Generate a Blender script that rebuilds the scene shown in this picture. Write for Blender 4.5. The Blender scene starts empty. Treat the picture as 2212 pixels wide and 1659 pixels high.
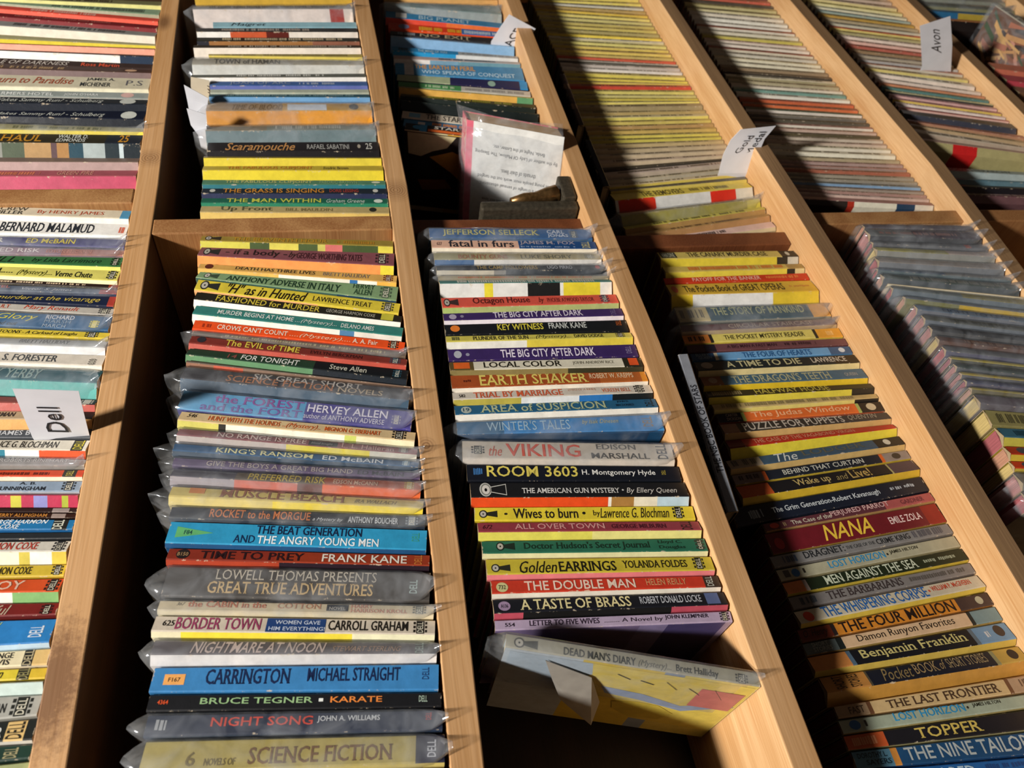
import bpy, math, random
from mathutils import Vector, Matrix, noise
S = bpy.context.scene
COL = S.collection
MM = 0.001
# ------------------------------------------------------------------ camera, world, light, exposure
F_PX, IW, IH = 1640.09, 2212, 1659
RIGHT = Vector((-0.1741942, -0.12604799, -0.97661061))
DOWN = Vector((-0.78818256, 0.61235596, 0.06155021))
FWD = Vector((0.59027504, 0.78046915, -0.20601768))
EYE = Vector((0, -463.82, 0))
cam = bpy.data.cameras.new('camera'); cam_o = bpy.data.objects.new('camera', cam); COL.objects.link(cam_o)
cam.sensor_fit = 'HORIZONTAL'; cam.sensor_width = 36.0; cam.lens = F_PX / IW * 36.0
m = Matrix((RIGHT, -DOWN, -FWD)).transposed().to_4x4(); m.translation = EYE * MM
cam_o.matrix_world = m
cam.clip_start = 0.02; cam.clip_end = 20
cam.dof.use_dof = True; cam.dof.focus_distance = 0.56; cam.dof.aperture_fstop = 10.0
S.camera = cam_o
W = bpy.data.worlds.new('world'); S.world = W; W.use_nodes = True
W.node_tree.nodes['Background'].inputs[0].default_value = (1.0, 0.84, 0.70, 1)
W.node_tree.nodes['Background'].inputs[1].default_value = 0.03
def lamp(name, loc, target, size, power, col):
    l = bpy.data.lights.new(name, 'AREA'); l.shape = 'DISK'; l.size = size; l.energy = power; l.color = col
    o = bpy.data.objects.new(name, l); COL.objects.link(o); o.location = Vector(loc) * MM
    o.rotation_euler = (Vector(target) - Vector(loc)).to_track_quat('-Z', 'Y').to_euler(); return o
lamp('ceiling_lamp', (-380, -1080, 2050), (400, 60, -150), 0.24, 116.0, (1.0, 0.94, 0.87))
S.view_settings.view_transform = 'Standard'; S.view_settings.look = 'None'
S.view_settings.gamma = 1.0; S.view_settings.use_curve_mapping = False
S.view_settings.exposure = 0.0
S.cycles.transparent_max_bounces = 24
S.cycles.max_bounces = 6

# ------------------------------------------------------------------ geometry of the case (millimetres)
def at(px, py, Y):
    d = RIGHT * ((px - IW / 2) / F_PX) + DOWN * ((py - IH / 2) / F_PX) + FWD
    return EYE + d * ((Y - EYE.y) / d.y)
def at_z(px, py, Z):
    d = RIGHT * ((px - IW / 2) / F_PX) + DOWN * ((py - IH / 2) / F_PX) + FWD
    return EYE + d * ((Z - EYE.z) / d.z)
def pix(p):
    q = Vector(p) - EYE; w = q.dot(FWD)
    return q.dot(RIGHT) / w * F_PX + IW / 2, q.dot(DOWN) / w * F_PX + IH / 2
def lerp_tab(tab, x):
    if x <= tab[0][0]: a, b = tab[0], tab[1]
    elif x >= tab[-1][0]: a, b = tab[-2], tab[-1]
    else:
        for a, b in zip(tab, tab[1:]):
            if a[0] <= x <= b[0]: break
    return a[1] + (b[1] - a[1]) * (x - a[0]) / (b[0] - a[0])
TH = 19.0
BOARD = {'A': [(-260, 158.6), (117, 158.6), (385, 157.8), (600, 159), (748, 163), (939, 168), (1300, 170)],
 'B': [(-260, -54), (84, -59.2), (212, -63.3), (360, -64), (597, -63.7), (958, -50), (1300, -46)],
 'C': [(-260, -257.5), (54, -257.1), (193, -256.7), (385, -257.0), (580, -251.2), (975, -244.9), (1300, -242)],
 'D': [(-260, -473), (192, -473.8), (270, -474.7), (396, -477), (577, -475), (994, -462.8), (1300, -460)],
 'E': [(-260, -668), (456, -672.6), (628, -681.8), (1012, -668.5), (1300, -666)],
 'F': [(-260, -874), (500, -877), (757, -878.3), (1030, -871.5), (1300, -870)],
 'G': [(-260, -1084), (1300, -1080)]}
def top(b, X): return lerp_tab(BOARD[b], X) + TH
DEPTH = 150.0

# ------------------------------------------------------------------ materials
def s2l(c): return c / 12.92 if c <= 0.04045 else ((c + 0.055) / 1.055) ** 2.4
def hexc(h):
    return tuple(s2l(int(h[i:i + 2], 16) / 255) for i in (0, 2, 4))
def new_mat(name):
    m = bpy.data.materials.new(name); m.use_nodes = True; nt = m.node_tree
    for n in list(nt.nodes):
        if n.type != 'OUTPUT_MATERIAL' and n.type != 'BSDF_PRINCIPLED': nt.nodes.remove(n)
    return m, nt, nt.nodes['Principled BSDF']
def N(nt, t, **k):
    n = nt.nodes.new(t)
    for a, b in k.items():
        if a.startswith('i_'): n.inputs[a[2:].replace('_', ' ')].default_value = b
        else: setattr(n, a, b)
    return n
def print_mat(name, rough, wear):
    m, nt, p = new_mat(name); L = nt.links.new
    col = N(nt, 'ShaderNodeAttribute', attribute_name='Col')
    tc = N(nt, 'ShaderNodeTexCoord')
    n1 = N(nt, 'ShaderNodeTexNoise', i_Scale=90.0, i_Detail=4.0, i_Roughness=0.7)
    oi = N(nt, 'ShaderNodeObjectInfo')
    ad = N(nt, 'ShaderNodeVectorMath', operation='ADD'); L(tc.outputs['Object'], ad.inputs[0]); L(oi.outputs['Random'], ad.inputs[1])
    L(ad.outputs[0], n1.inputs['Vector'])
    n2 = N(nt, 'ShaderNodeTexNoise', i_Scale=1100.0, i_Detail=2.0); L(ad.outputs[0], n2.inputs['Vector'])
    mr = N(nt, 'ShaderNodeMapRange'); mr.inputs['From Min'].default_value = 0.3; mr.inputs['From Max'].default_value = 0.7
    mr.inputs['To Min'].default_value = 0.86; mr.inputs['To Max'].default_value = 1.1; L(n1.outputs['Fac'], mr.inputs['Value'])
    mx = N(nt, 'ShaderNodeVectorMath', operation='SCALE'); L(col.outputs['Color'], mx.inputs[0]); L(mr.outputs[0], mx.inputs['Scale'])
    out = mx.outputs[0]
    if wear:
        uv = N(nt, 'ShaderNodeUVMap'); sp = N(nt, 'ShaderNodeSeparateXYZ'); L(uv.outputs[0], sp.inputs[0])
        def edge(o, sc):
            a = N(nt, 'ShaderNodeMath', operation='SUBTRACT'); a.inputs[0].default_value = 1; L(o, a.inputs[1])
            b = N(nt, 'ShaderNodeMath', operation='MINIMUM'); L(o, b.inputs[0]); L(a.outputs[0], b.inputs[1])
            c = N(nt, 'ShaderNodeMath', operation='MULTIPLY'); L(b.outputs[0], c.inputs[0]); c.inputs[1].default_value = sc
            return c.outputs[0]
        e = N(nt, 'ShaderNodeMath', operation='MINIMUM'); L(edge(sp.outputs[0], 90.0), e.inputs[0]); L(edge(sp.outputs[1], 9.0), e.inputs[1])
        n3 = N(nt, 'ShaderNodeTexNoise', i_Scale=160.0, i_Detail=5.0, i_Roughness=0.75); L(ad.outputs[0], n3.inputs['Vector'])
        q = N(nt, 'ShaderNodeMath', operation='MULTIPLY_ADD'); L(n3.outputs['Fac'], q.inputs[0]); q.inputs[1].default_value = 4.0; q.inputs[2].default_value = -2.15
        d = N(nt, 'ShaderNodeMath', operation='SUBTRACT'); L(q.outputs[0], d.inputs[0]); L(e.outputs[0], d.inputs[1])
        k = N(nt, 'ShaderNodeMapRange'); k.inputs['From Min'].default_value = -0.05; k.inputs['From Max'].default_value = 0.2; k.inputs['To Max'].default_value = 0.75
        L(d.outputs[0], k.inputs['Value'])
        mc = N(nt, 'ShaderNodeMix', data_type='RGBA'); L(k.outputs[0], mc.inputs[0]); L(out, mc.inputs[6]); mc.inputs[7].default_value = (0.62, 0.52, 0.38, 1)
        out = mc.outputs[2]
        bp = N(nt, 'ShaderNodeBump'); bp.inputs['Strength'].default_value = 0.25; bp.inputs['Distance'].default_value = 0.0006
        L(n1.outputs['Fac'], bp.inputs['Height']); L(bp.outputs[0], p.inputs['Normal'])
    L(out, p.inputs['Base Color']); p.inputs['Roughness'].default_value = rough
    return m
M_COVER = print_mat('printed_cover', 0.42, True)
M_INK = print_mat('printed_ink', 0.45, False)
def plain(name, h, rough=0.6, metal=0.0, nsc=200.0, amt=0.15):
    m, nt, p = new_mat(name); L = nt.links.new
    tc = N(nt, 'ShaderNodeTexCoord'); n1 = N(nt, 'ShaderNodeTexNoise', i_Scale=nsc, i_Detail=5.0); L(tc.outputs['Object'], n1.inputs['Vector'])
    mr = N(nt, 'ShaderNodeMapRange'); mr.inputs['From Min'].default_value = 0.3; mr.inputs['From Max'].default_value = 0.7
    mr.inputs['To Min'].default_value = 1 - amt; mr.inputs['To Max'].default_value = 1 + amt; L(n1.outputs['Fac'], mr.inputs['Value'])
    mx = N(nt, 'ShaderNodeVectorMath', operation='SCALE'); mx.inputs[0].default_value = hexc(h); L(mr.outputs[0], mx.inputs['Scale'])
    L(mx.outputs[0], p.inputs['Base Color']); p.inputs['Roughness'].default_value = rough; p.inputs['Metallic'].default_value = metal
    return m
def page_mat():
    m, nt, p = new_mat('page_edges'); L = nt.links.new
    col = N(nt, 'ShaderNodeAttribute', attribute_name='Col')
    tc = N(nt, 'ShaderNodeTexCoord'); mp = N(nt, 'ShaderNodeMapping'); mp.inputs['Scale'].default_value = (1, .02, .02); L(tc.outputs['Object'], mp.inputs[0])
    n1 = N(nt, 'ShaderNodeTexNoise', i_Scale=2500.0, i_Detail=1.0); L(mp.outputs[0], n1.inputs['Vector'])
    mr = N(nt, 'ShaderNodeMapRange'); mr.inputs['From Min'].default_value = 0.3; mr.inputs['From Max'].default_value = 0.7
    mr.inputs['To Min'].default_value = 0.7; mr.inputs['To Max'].default_value = 1.1; L(n1.outputs['Fac'], mr.inputs['Value'])
    mx = N(nt, 'ShaderNodeVectorMath', operation='SCALE'); L(col.outputs['Color'], mx.inputs[0]); L(mr.outputs[0], mx.inputs['Scale'])
    L(mx.outputs[0], p.inputs['Base Color']); p.inputs['Roughness'].default_value = 0.85
    return m
M_PAGE = page_mat()
def sleeve_mat():
    m = bpy.data.materials.new('clear_plastic'); m.use_nodes = True; nt = m.node_tree; L = nt.links.new
    nt.nodes.clear(); out = N(nt, 'ShaderNodeOutputMaterial')
    tr = N(nt, 'ShaderNodeBsdfTransparent'); tr.inputs[0].default_value = (0.985, 0.985, 0.99, 1)
    gl = N(nt, 'ShaderNodeBsdfGlossy'); gl.inputs['Roughness'].default_value = 0.12; gl.inputs[0].default_value = (.9, .95, 1, 1)
    df = N(nt, 'ShaderNodeBsdfTranslucent'); df.inputs[0].default_value = (0.75, 0.8, 0.85, 1)
    d2 = N(nt, 'ShaderNodeBsdfDiffuse'); d2.inputs[0].default_value = (0.75, 0.8, 0.86, 1)
    tc = N(nt, 'ShaderNodeTexCoord'); n1 = N(nt, 'ShaderNodeTexNoise', i_Scale=45.0, i_Detail=3.0, i_Roughness=0.5, i_Distortion=1.0); L(tc.outputs['Object'], n1.inputs['Vector'])
    bp = N(nt, 'ShaderNodeBump'); bp.inputs['Strength'].default_value = 0.5; bp.inputs['Distance'].default_value = 0.002; L(n1.outputs['Fac'], bp.inputs['Height'])
    L(bp.outputs[0], gl.inputs['Normal'])
    a0 = N(nt, 'ShaderNodeMixShader'); a0.inputs[0].default_value = 0.5; L(df.outputs[0], a0.inputs[1]); L(d2.outputs[0], a0.inputs[2])
    mr = N(nt, 'ShaderNodeMapRange'); mr.inputs['From Min'].default_value = 0.35; mr.inputs['From Max'].default_value = 0.75
    mr.inputs['To Min'].default_value = 0.05; mr.inputs['To Max'].default_value = 0.36; L(n1.outputs['Fac'], mr.inputs['Value'])
    a1 = N(nt, 'ShaderNodeMixShader'); L(mr.outputs[0], a1.inputs[0]); L(tr.outputs[0], a1.inputs[1]); L(a0.outputs[0], a1.inputs[2])
    lw = N(nt, 'ShaderNodeLayerWeight'); lw.inputs[0].default_value = 0.5; L(bp.outputs[0], lw.inputs['Normal'])
    pw = N(nt, 'ShaderNodeMath', operation='POWER'); L(lw.outputs['Facing'], pw.inputs[0]); pw.inputs[1].default_value = 4.0
    fr = N(nt, 'ShaderNodeMath', operation='MULTIPLY_ADD'); L(pw.outputs[0], fr.inputs[0]); fr.inputs[1].default_value = 0.45; fr.inputs[2].default_value = 0.05
    a2 = N(nt, 'ShaderNodeMixShader'); L(fr.outputs[0], a2.inputs[0]); L(a1.outputs[0], a2.inputs[1]); L(gl.outputs[0], a2.inputs[2])
    L(a2.outputs[0], out.inputs[0]); return m
M_SLEEVE = sleeve_mat()
def wood(name, c1, c2, axis, knots=True, bark=None, spots=()):
    m, nt, p = new_mat(name); L = nt.links.new
    tc = N(nt, 'ShaderNodeTexCoord'); mp = N(nt, 'ShaderNodeMapping'); sc = [14.0, 14.0, 14.0]; sc[axis] = 1.6
    mp.inputs['Scale'].default_value = sc; L(tc.outputs['Object'], mp.inputs[0])
    n0 = N(nt, 'ShaderNodeTexNoise', i_Scale=0.9, i_Detail=2.0, i_Distortion=0.6); L(mp.outputs[0], n0.inputs['Vector'])
    ml = N(nt, 'ShaderNodeMath', operation='MULTIPLY'); L(n0.outputs['Fac'], ml.inputs[0]); ml.inputs[1].default_value = 26.0
    sn = N(nt, 'ShaderNodeMath', operation='SINE'); L(ml.outputs[0], sn.inputs[0])
    mp2 = N(nt, 'ShaderNodeMapping'); s2 = [700.0, 700.0, 700.0]; s2[axis] = 18.0; mp2.inputs['Scale'].default_value = s2; L(tc.outputs['Object'], mp2.inputs[0])
    n1 = N(nt, 'ShaderNodeTexNoise', i_Scale=1.0, i_Detail=3.0); L(mp2.outputs[0], n1.inputs['Vector'])
    a = N(nt, 'ShaderNodeMath', operation='MULTIPLY_ADD'); L(sn.outputs[0], a.inputs[0]); a.inputs[1].default_value = 0.17; a.inputs[2].default_value = 0.0
    b = N(nt, 'ShaderNodeMath', operation='ADD'); L(a.outputs[0], b.inputs[0]); L(n1.outputs['Fac'], b.inputs[1])
    mr = N(nt, 'ShaderNodeMapRange'); mr.inputs['From Min'].default_value = 0.15; mr.inputs['From Max'].default_value = 0.85; L(b.outputs[0], mr.inputs['Value'])
    mc = N(nt, 'ShaderNodeMix', data_type='RGBA'); L(mr.outputs[0], mc.inputs[0]); mc.inputs[6].default_value = hexc(c1) + (1,); mc.inputs[7].default_value = hexc(c2) + (1,)
    out = mc.outputs[2]
    def over(fac, colr):
        q = N(nt, 'ShaderNodeMix', data_type='RGBA'); L(fac, q.inputs[0]); L(out, q.inputs[6]); q.inputs[7].default_value = colr; return q.outputs[2]
    if knots:
        mp3 = N(nt, 'ShaderNodeMapping'); s3 = [9.0, 9.0, 9.0]; s3[axis] = 4.0; mp3.inputs['Scale'].default_value = s3; L(tc.outputs['Object'], mp3.inputs[0])
        v = N(nt, 'ShaderNodeTexVoronoi', i_Scale=1.0); L(mp3.outputs[0], v.inputs['Vector'])
        k = N(nt, 'ShaderNodeMapRange'); k.inputs['From Min'].default_value = 0.09; k.inputs['From Max'].default_value = 0.03; k.inputs['To Max'].default_value = 0.75; L(v.outputs['Distance'], k.inputs['Value'])
        out = over(k.outputs[0], (0.13, 0.055, 0.02, 1))
    for kx, kz, kr in spots:      # a knot: dark rings about a point of the front edge
        sb = N(nt, 'ShaderNodeVectorMath', operation='SUBTRACT'); L(tc.outputs['Object'], sb.inputs[0]); sb.inputs[1].default_value = ((kx - 400) * MM, -0.075, (kz + 1084) * MM)
        ln = N(nt, 'ShaderNodeVectorMath', operation='LENGTH'); L(sb.outputs[0], ln.inputs[0])
        wv = N(nt, 'ShaderNodeMath', operation='MULTIPLY_ADD'); L(n0.outputs['Fac'], wv.inputs[0]); wv.inputs[1].default_value = 0.006; L(ln.outputs['Value'], wv.inputs[2])
        sw = N(nt, 'ShaderNodeMath', operation='MULTIPLY'); L(wv.outputs[0], sw.inputs[0]); sw.inputs[1].default_value = 2600.0
        s3 = N(nt, 'ShaderNodeMath', operation='SINE'); L(sw.outputs[0], s3.inputs[0])
        fl = N(nt, 'ShaderNodeMapRange'); L(ln.outputs['Value'], fl.inputs['Value']); fl.inputs['From Min'].default_value = kr * MM; fl.inputs['From Max'].default_value = kr * MM * .25; fl.inputs['To Max'].default_value = 0.75
        rg = N(nt, 'ShaderNodeMath', operation='MULTIPLY_ADD'); L(s3.outputs[0], rg.inputs[0]); rg.inputs[1].default_value = 0.35; rg.inputs[2].default_value = 0.6
        kk = N(nt, 'ShaderNodeMath', operation='MULTIPLY'); L(fl.outputs[0], kk.inputs[0]); L(rg.outputs[0], kk.inputs[1])
        out = over(kk.outputs[0], (0.16, 0.07, 0.03, 1))
    if bark:
        sb = N(nt, 'ShaderNodeVectorMath', operation='SUBTRACT'); L(tc.outputs['Object'], sb.inputs[0]); sb.inputs[1].default_value = bark
        mpb = N(nt, 'ShaderNodeVectorMath', operation='MULTIPLY'); L(sb.outputs[0], mpb.inputs[0]); mpb.inputs[1].default_value = (0.9, 1.0, 2.0)
        ln = N(nt, 'ShaderNodeVectorMath', operation='LENGTH'); L(mpb.outputs[0], ln.inputs[0])
        nb = N(nt, 'ShaderNodeTexNoise', i_Scale=260.0, i_Detail=6.0, i_Roughness=0.8); L(tc.outputs['Object'], nb.inputs['Vector'])
        q = N(nt, 'ShaderNodeMath', operation='MULTIPLY_ADD'); L(nb.outputs['Fac'], q.inputs[0]); q.inputs[1].default_value = 0.07; L(ln.outputs['Value'], q.inputs[2])
        k = N(nt, 'ShaderNodeMapRange'); k.inputs['From Min'].default_value = 0.075; k.inputs['From Max'].default_value = 0.05; k.inputs['To Max'].default_value = 0.8; L(q.outputs[0], k.inputs['Value'])
        out = over(k.outputs[0], (0.16, 0.07, 0.03, 1))
    L(out, p.inputs['Base Color']); p.inputs['Roughness'].default_value = 0.55
    bp = N(nt, 'ShaderNodeBump'); bp.inputs['Strength'].default_value = 0.3; bp.inputs['Distance'].default_value = 0.0004; L(n1.outputs['Fac'], bp.inputs['Height']); L(bp.outputs[0], p.inputs['Normal'])
    return m
M_PINE = wood('pine_shelf', 'bc8c58', 'dcb484', 0)
M_PINE_A = wood('pine_shelf_wane', 'b48450', 'd0a474', 0, bark=((162 - 400) * MM, -0.075, (172 + 1084) * MM), spots=((640, 170, 16),))
M_POST = wood('pine_upright', '8c5c34', 'b08454', 1, knots=False)
M_EDGE = wood('pine_front_edge', 'b08454', 'cca274', 0, spots=((590, -52, 20), (300, -50, 9)))
M_GRIME = wood('handled_front_edge', '7c6044', '9c7c58', 0)
M_POST_RED = wood('stained_upright', '5c3018', '7c4828', 1, knots=False)
M_UNDER_SHADE = wood('shelf_underside_shade', '3c2412', '54341c', 0)  # shade under the boards put into the wood colour, darker than their tops
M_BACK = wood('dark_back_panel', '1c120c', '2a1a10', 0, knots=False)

# ------------------------------------------------------------------ mesh helpers
def mesh_obj(name, verts, faces, mat, parent=None, cols=None, uvs=None, base=(0, 0, 0), smooth=False):
    """verts in millimetres of the world; base is the thing's base, in millimetres"""
    b = Vector(base)
    me = bpy.data.meshes.new(name)
    me.from_pydata([((v[0] - b[0]) * MM, (v[1] - b[1]) * MM, (v[2] - b[2]) * MM) for v in verts], [], faces)
    if cols is not None:
        ca = me.color_attributes.new('Col', 'FLOAT_COLOR', 'CORNER'); buf = []
        for f, c in zip(me.polygons, cols): buf += list(c[:3]) + [1.0] if f.loop_total == 1 else (list(c[:3]) + [1.0]) * f.loop_total
        ca.data.foreach_set('color', buf)
    if uvs is not None:
        uv = me.uv_layers.new(name='UVMap'); buf = []
        for f in uvs:
            for a in f: buf += [a[0], a[1]]
        uv.data.foreach_set('uv', buf)
    me.materials.append(mat)
    if smooth: me.polygons.foreach_set('use_smooth', [True] * len(me.polygons))
    o = bpy.data.objects.new(name, me); COL.objects.link(o)
    if parent: o.parent = parent
    else: o.location = b * MM
    return o
def thing(name, label, cat, base, group=None):
    o = bpy.data.objects.new(name, None); COL.objects.link(o); o.empty_display_size = 0.02
    o.location = Vector(base) * MM; o['label'] = label; o['category'] = cat
    if group: o['group'] = group
    return o
def prism(outline, y0, y1):
    n = len(outline)
    v = [(x, y0, z) for x, z in outline] + [(x, y1, z) for x, z in outline]
    f = [tuple(range(n))[::-1], tuple(range(n, 2 * n))] + [(i, (i + 1) % n, n + (i + 1) % n, n + i) for i in range(n)]
    return v, f
def bevelled(o, w=0.8, seg=2):
    b = o.modifiers.new('edge', 'BEVEL'); b.width = w * MM; b.segments = seg; b.limit_method = 'ANGLE'; return o

# ------------------------------------------------------------------ room shell
def slab(name, x0, x1, y0, y1, z0, z1, mat):
    v, f = prism([(x0, z0), (x1, z0), (x1, z1), (x0, z1)], y0, y1)
    o = mesh_obj(name, v, f, mat); o['kind'] = 'structure'; return o
slab('wall_back', -2500, 3500, 175, 195, -1500, 1900, plain('wall_paint', '6c5c4c', 0.9, 0, 20))
slab('floor', -2500, 3500, -3200, 175, -1520, -1500, wood('floor_boards', '2c1c12', '40281a', 0, knots=False))

# ------------------------------------------------------------------ the bookcase
case = thing('bookcase', 'long pine bookcase with wide open shelves packed with old paperbacks', 'bookcase', (400, 75, -1084))
def board(k):
    tab = BOARD[k]; xs = sorted(set([t[0] for t in tab] + list(range(-240, 1300, 60))))
    v, f = [], []
    for x in xs:
        z = lerp_tab(tab, x); v += [(x, 0, z), (x, 0, z + TH), (x, DEPTH, z + TH), (x, DEPTH, z)]
    for i in range(len(xs) - 1):
        for j in range(4):
            a, b = 4 * i + j, 4 * i + (j + 1) % 4; f.append((a, b, b + 4, a + 4))
    f += [(3, 2, 1, 0), tuple(len(v) - 4 + j for j in range(4))]
    o = mesh_obj('shelf_board', v, f, M_PINE_A if k == 'A' else M_PINE, case, base=(400, 75, -1084)); bevelled(o, 0.9)
    o.data.materials.append(M_PINE_A if k == 'A' else M_GRIME if k in 'DEF' else M_EDGE); o.data.materials.append(M_UNDER_SHADE)
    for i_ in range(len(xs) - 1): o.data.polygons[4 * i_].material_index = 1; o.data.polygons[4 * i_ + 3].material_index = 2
for k in 'ABCDEFG': board(k)
def post(x0, x1, lo, hi, y0=0.0, dx=0.0, mat=None):
    xm = (x0 + x1) / 2; z0 = top(lo, xm) + 0.2; z1 = lerp_tab(BOARD[hi], xm) - 0.2 if hi else z0 + 215
    v, f = prism([(x0, z0), (x1, z0), (x1 + dx, z1), (x0 + dx, z1)], y0, DEPTH)
    bevelled(mesh_obj('upright', v, f, mat or M_POST, case, base=(400, 75, -1084)), 1.2)
post(576, 596, 'A', None); post(534.5, 553.5, 'B', 'A', 0, 0)
def post_at(px, py, Y, lo, hi, dx=0, mat=None):
    x = at(px, py, Y).x; post(x - 19, x, lo, hi, Y, dx, mat)
post_at(1100, 474, 18, 'C', 'B', 2, M_POST_RED); post_at(1530, 504, 27, 'D', 'C', 0, M_POST_RED); post_at(1930, 456, 8, 'E', 'D', 0); post_at(2190, 456, 12, 'F', 'E', 4)
for k, (lo, hi) in enumerate((('A', None), ('B', 'A'), ('C', 'B'), ('D', 'C'), ('E', 'D'), ('F', 'E'), ('G', 'F'))):
    for x in (-258, 1280): post(x, x + 19, lo, hi)
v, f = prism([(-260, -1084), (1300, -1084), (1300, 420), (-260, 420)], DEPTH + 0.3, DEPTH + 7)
mesh_obj('back_panel', v, f, M_BACK, case, base=(400, 75, -1084))
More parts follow.
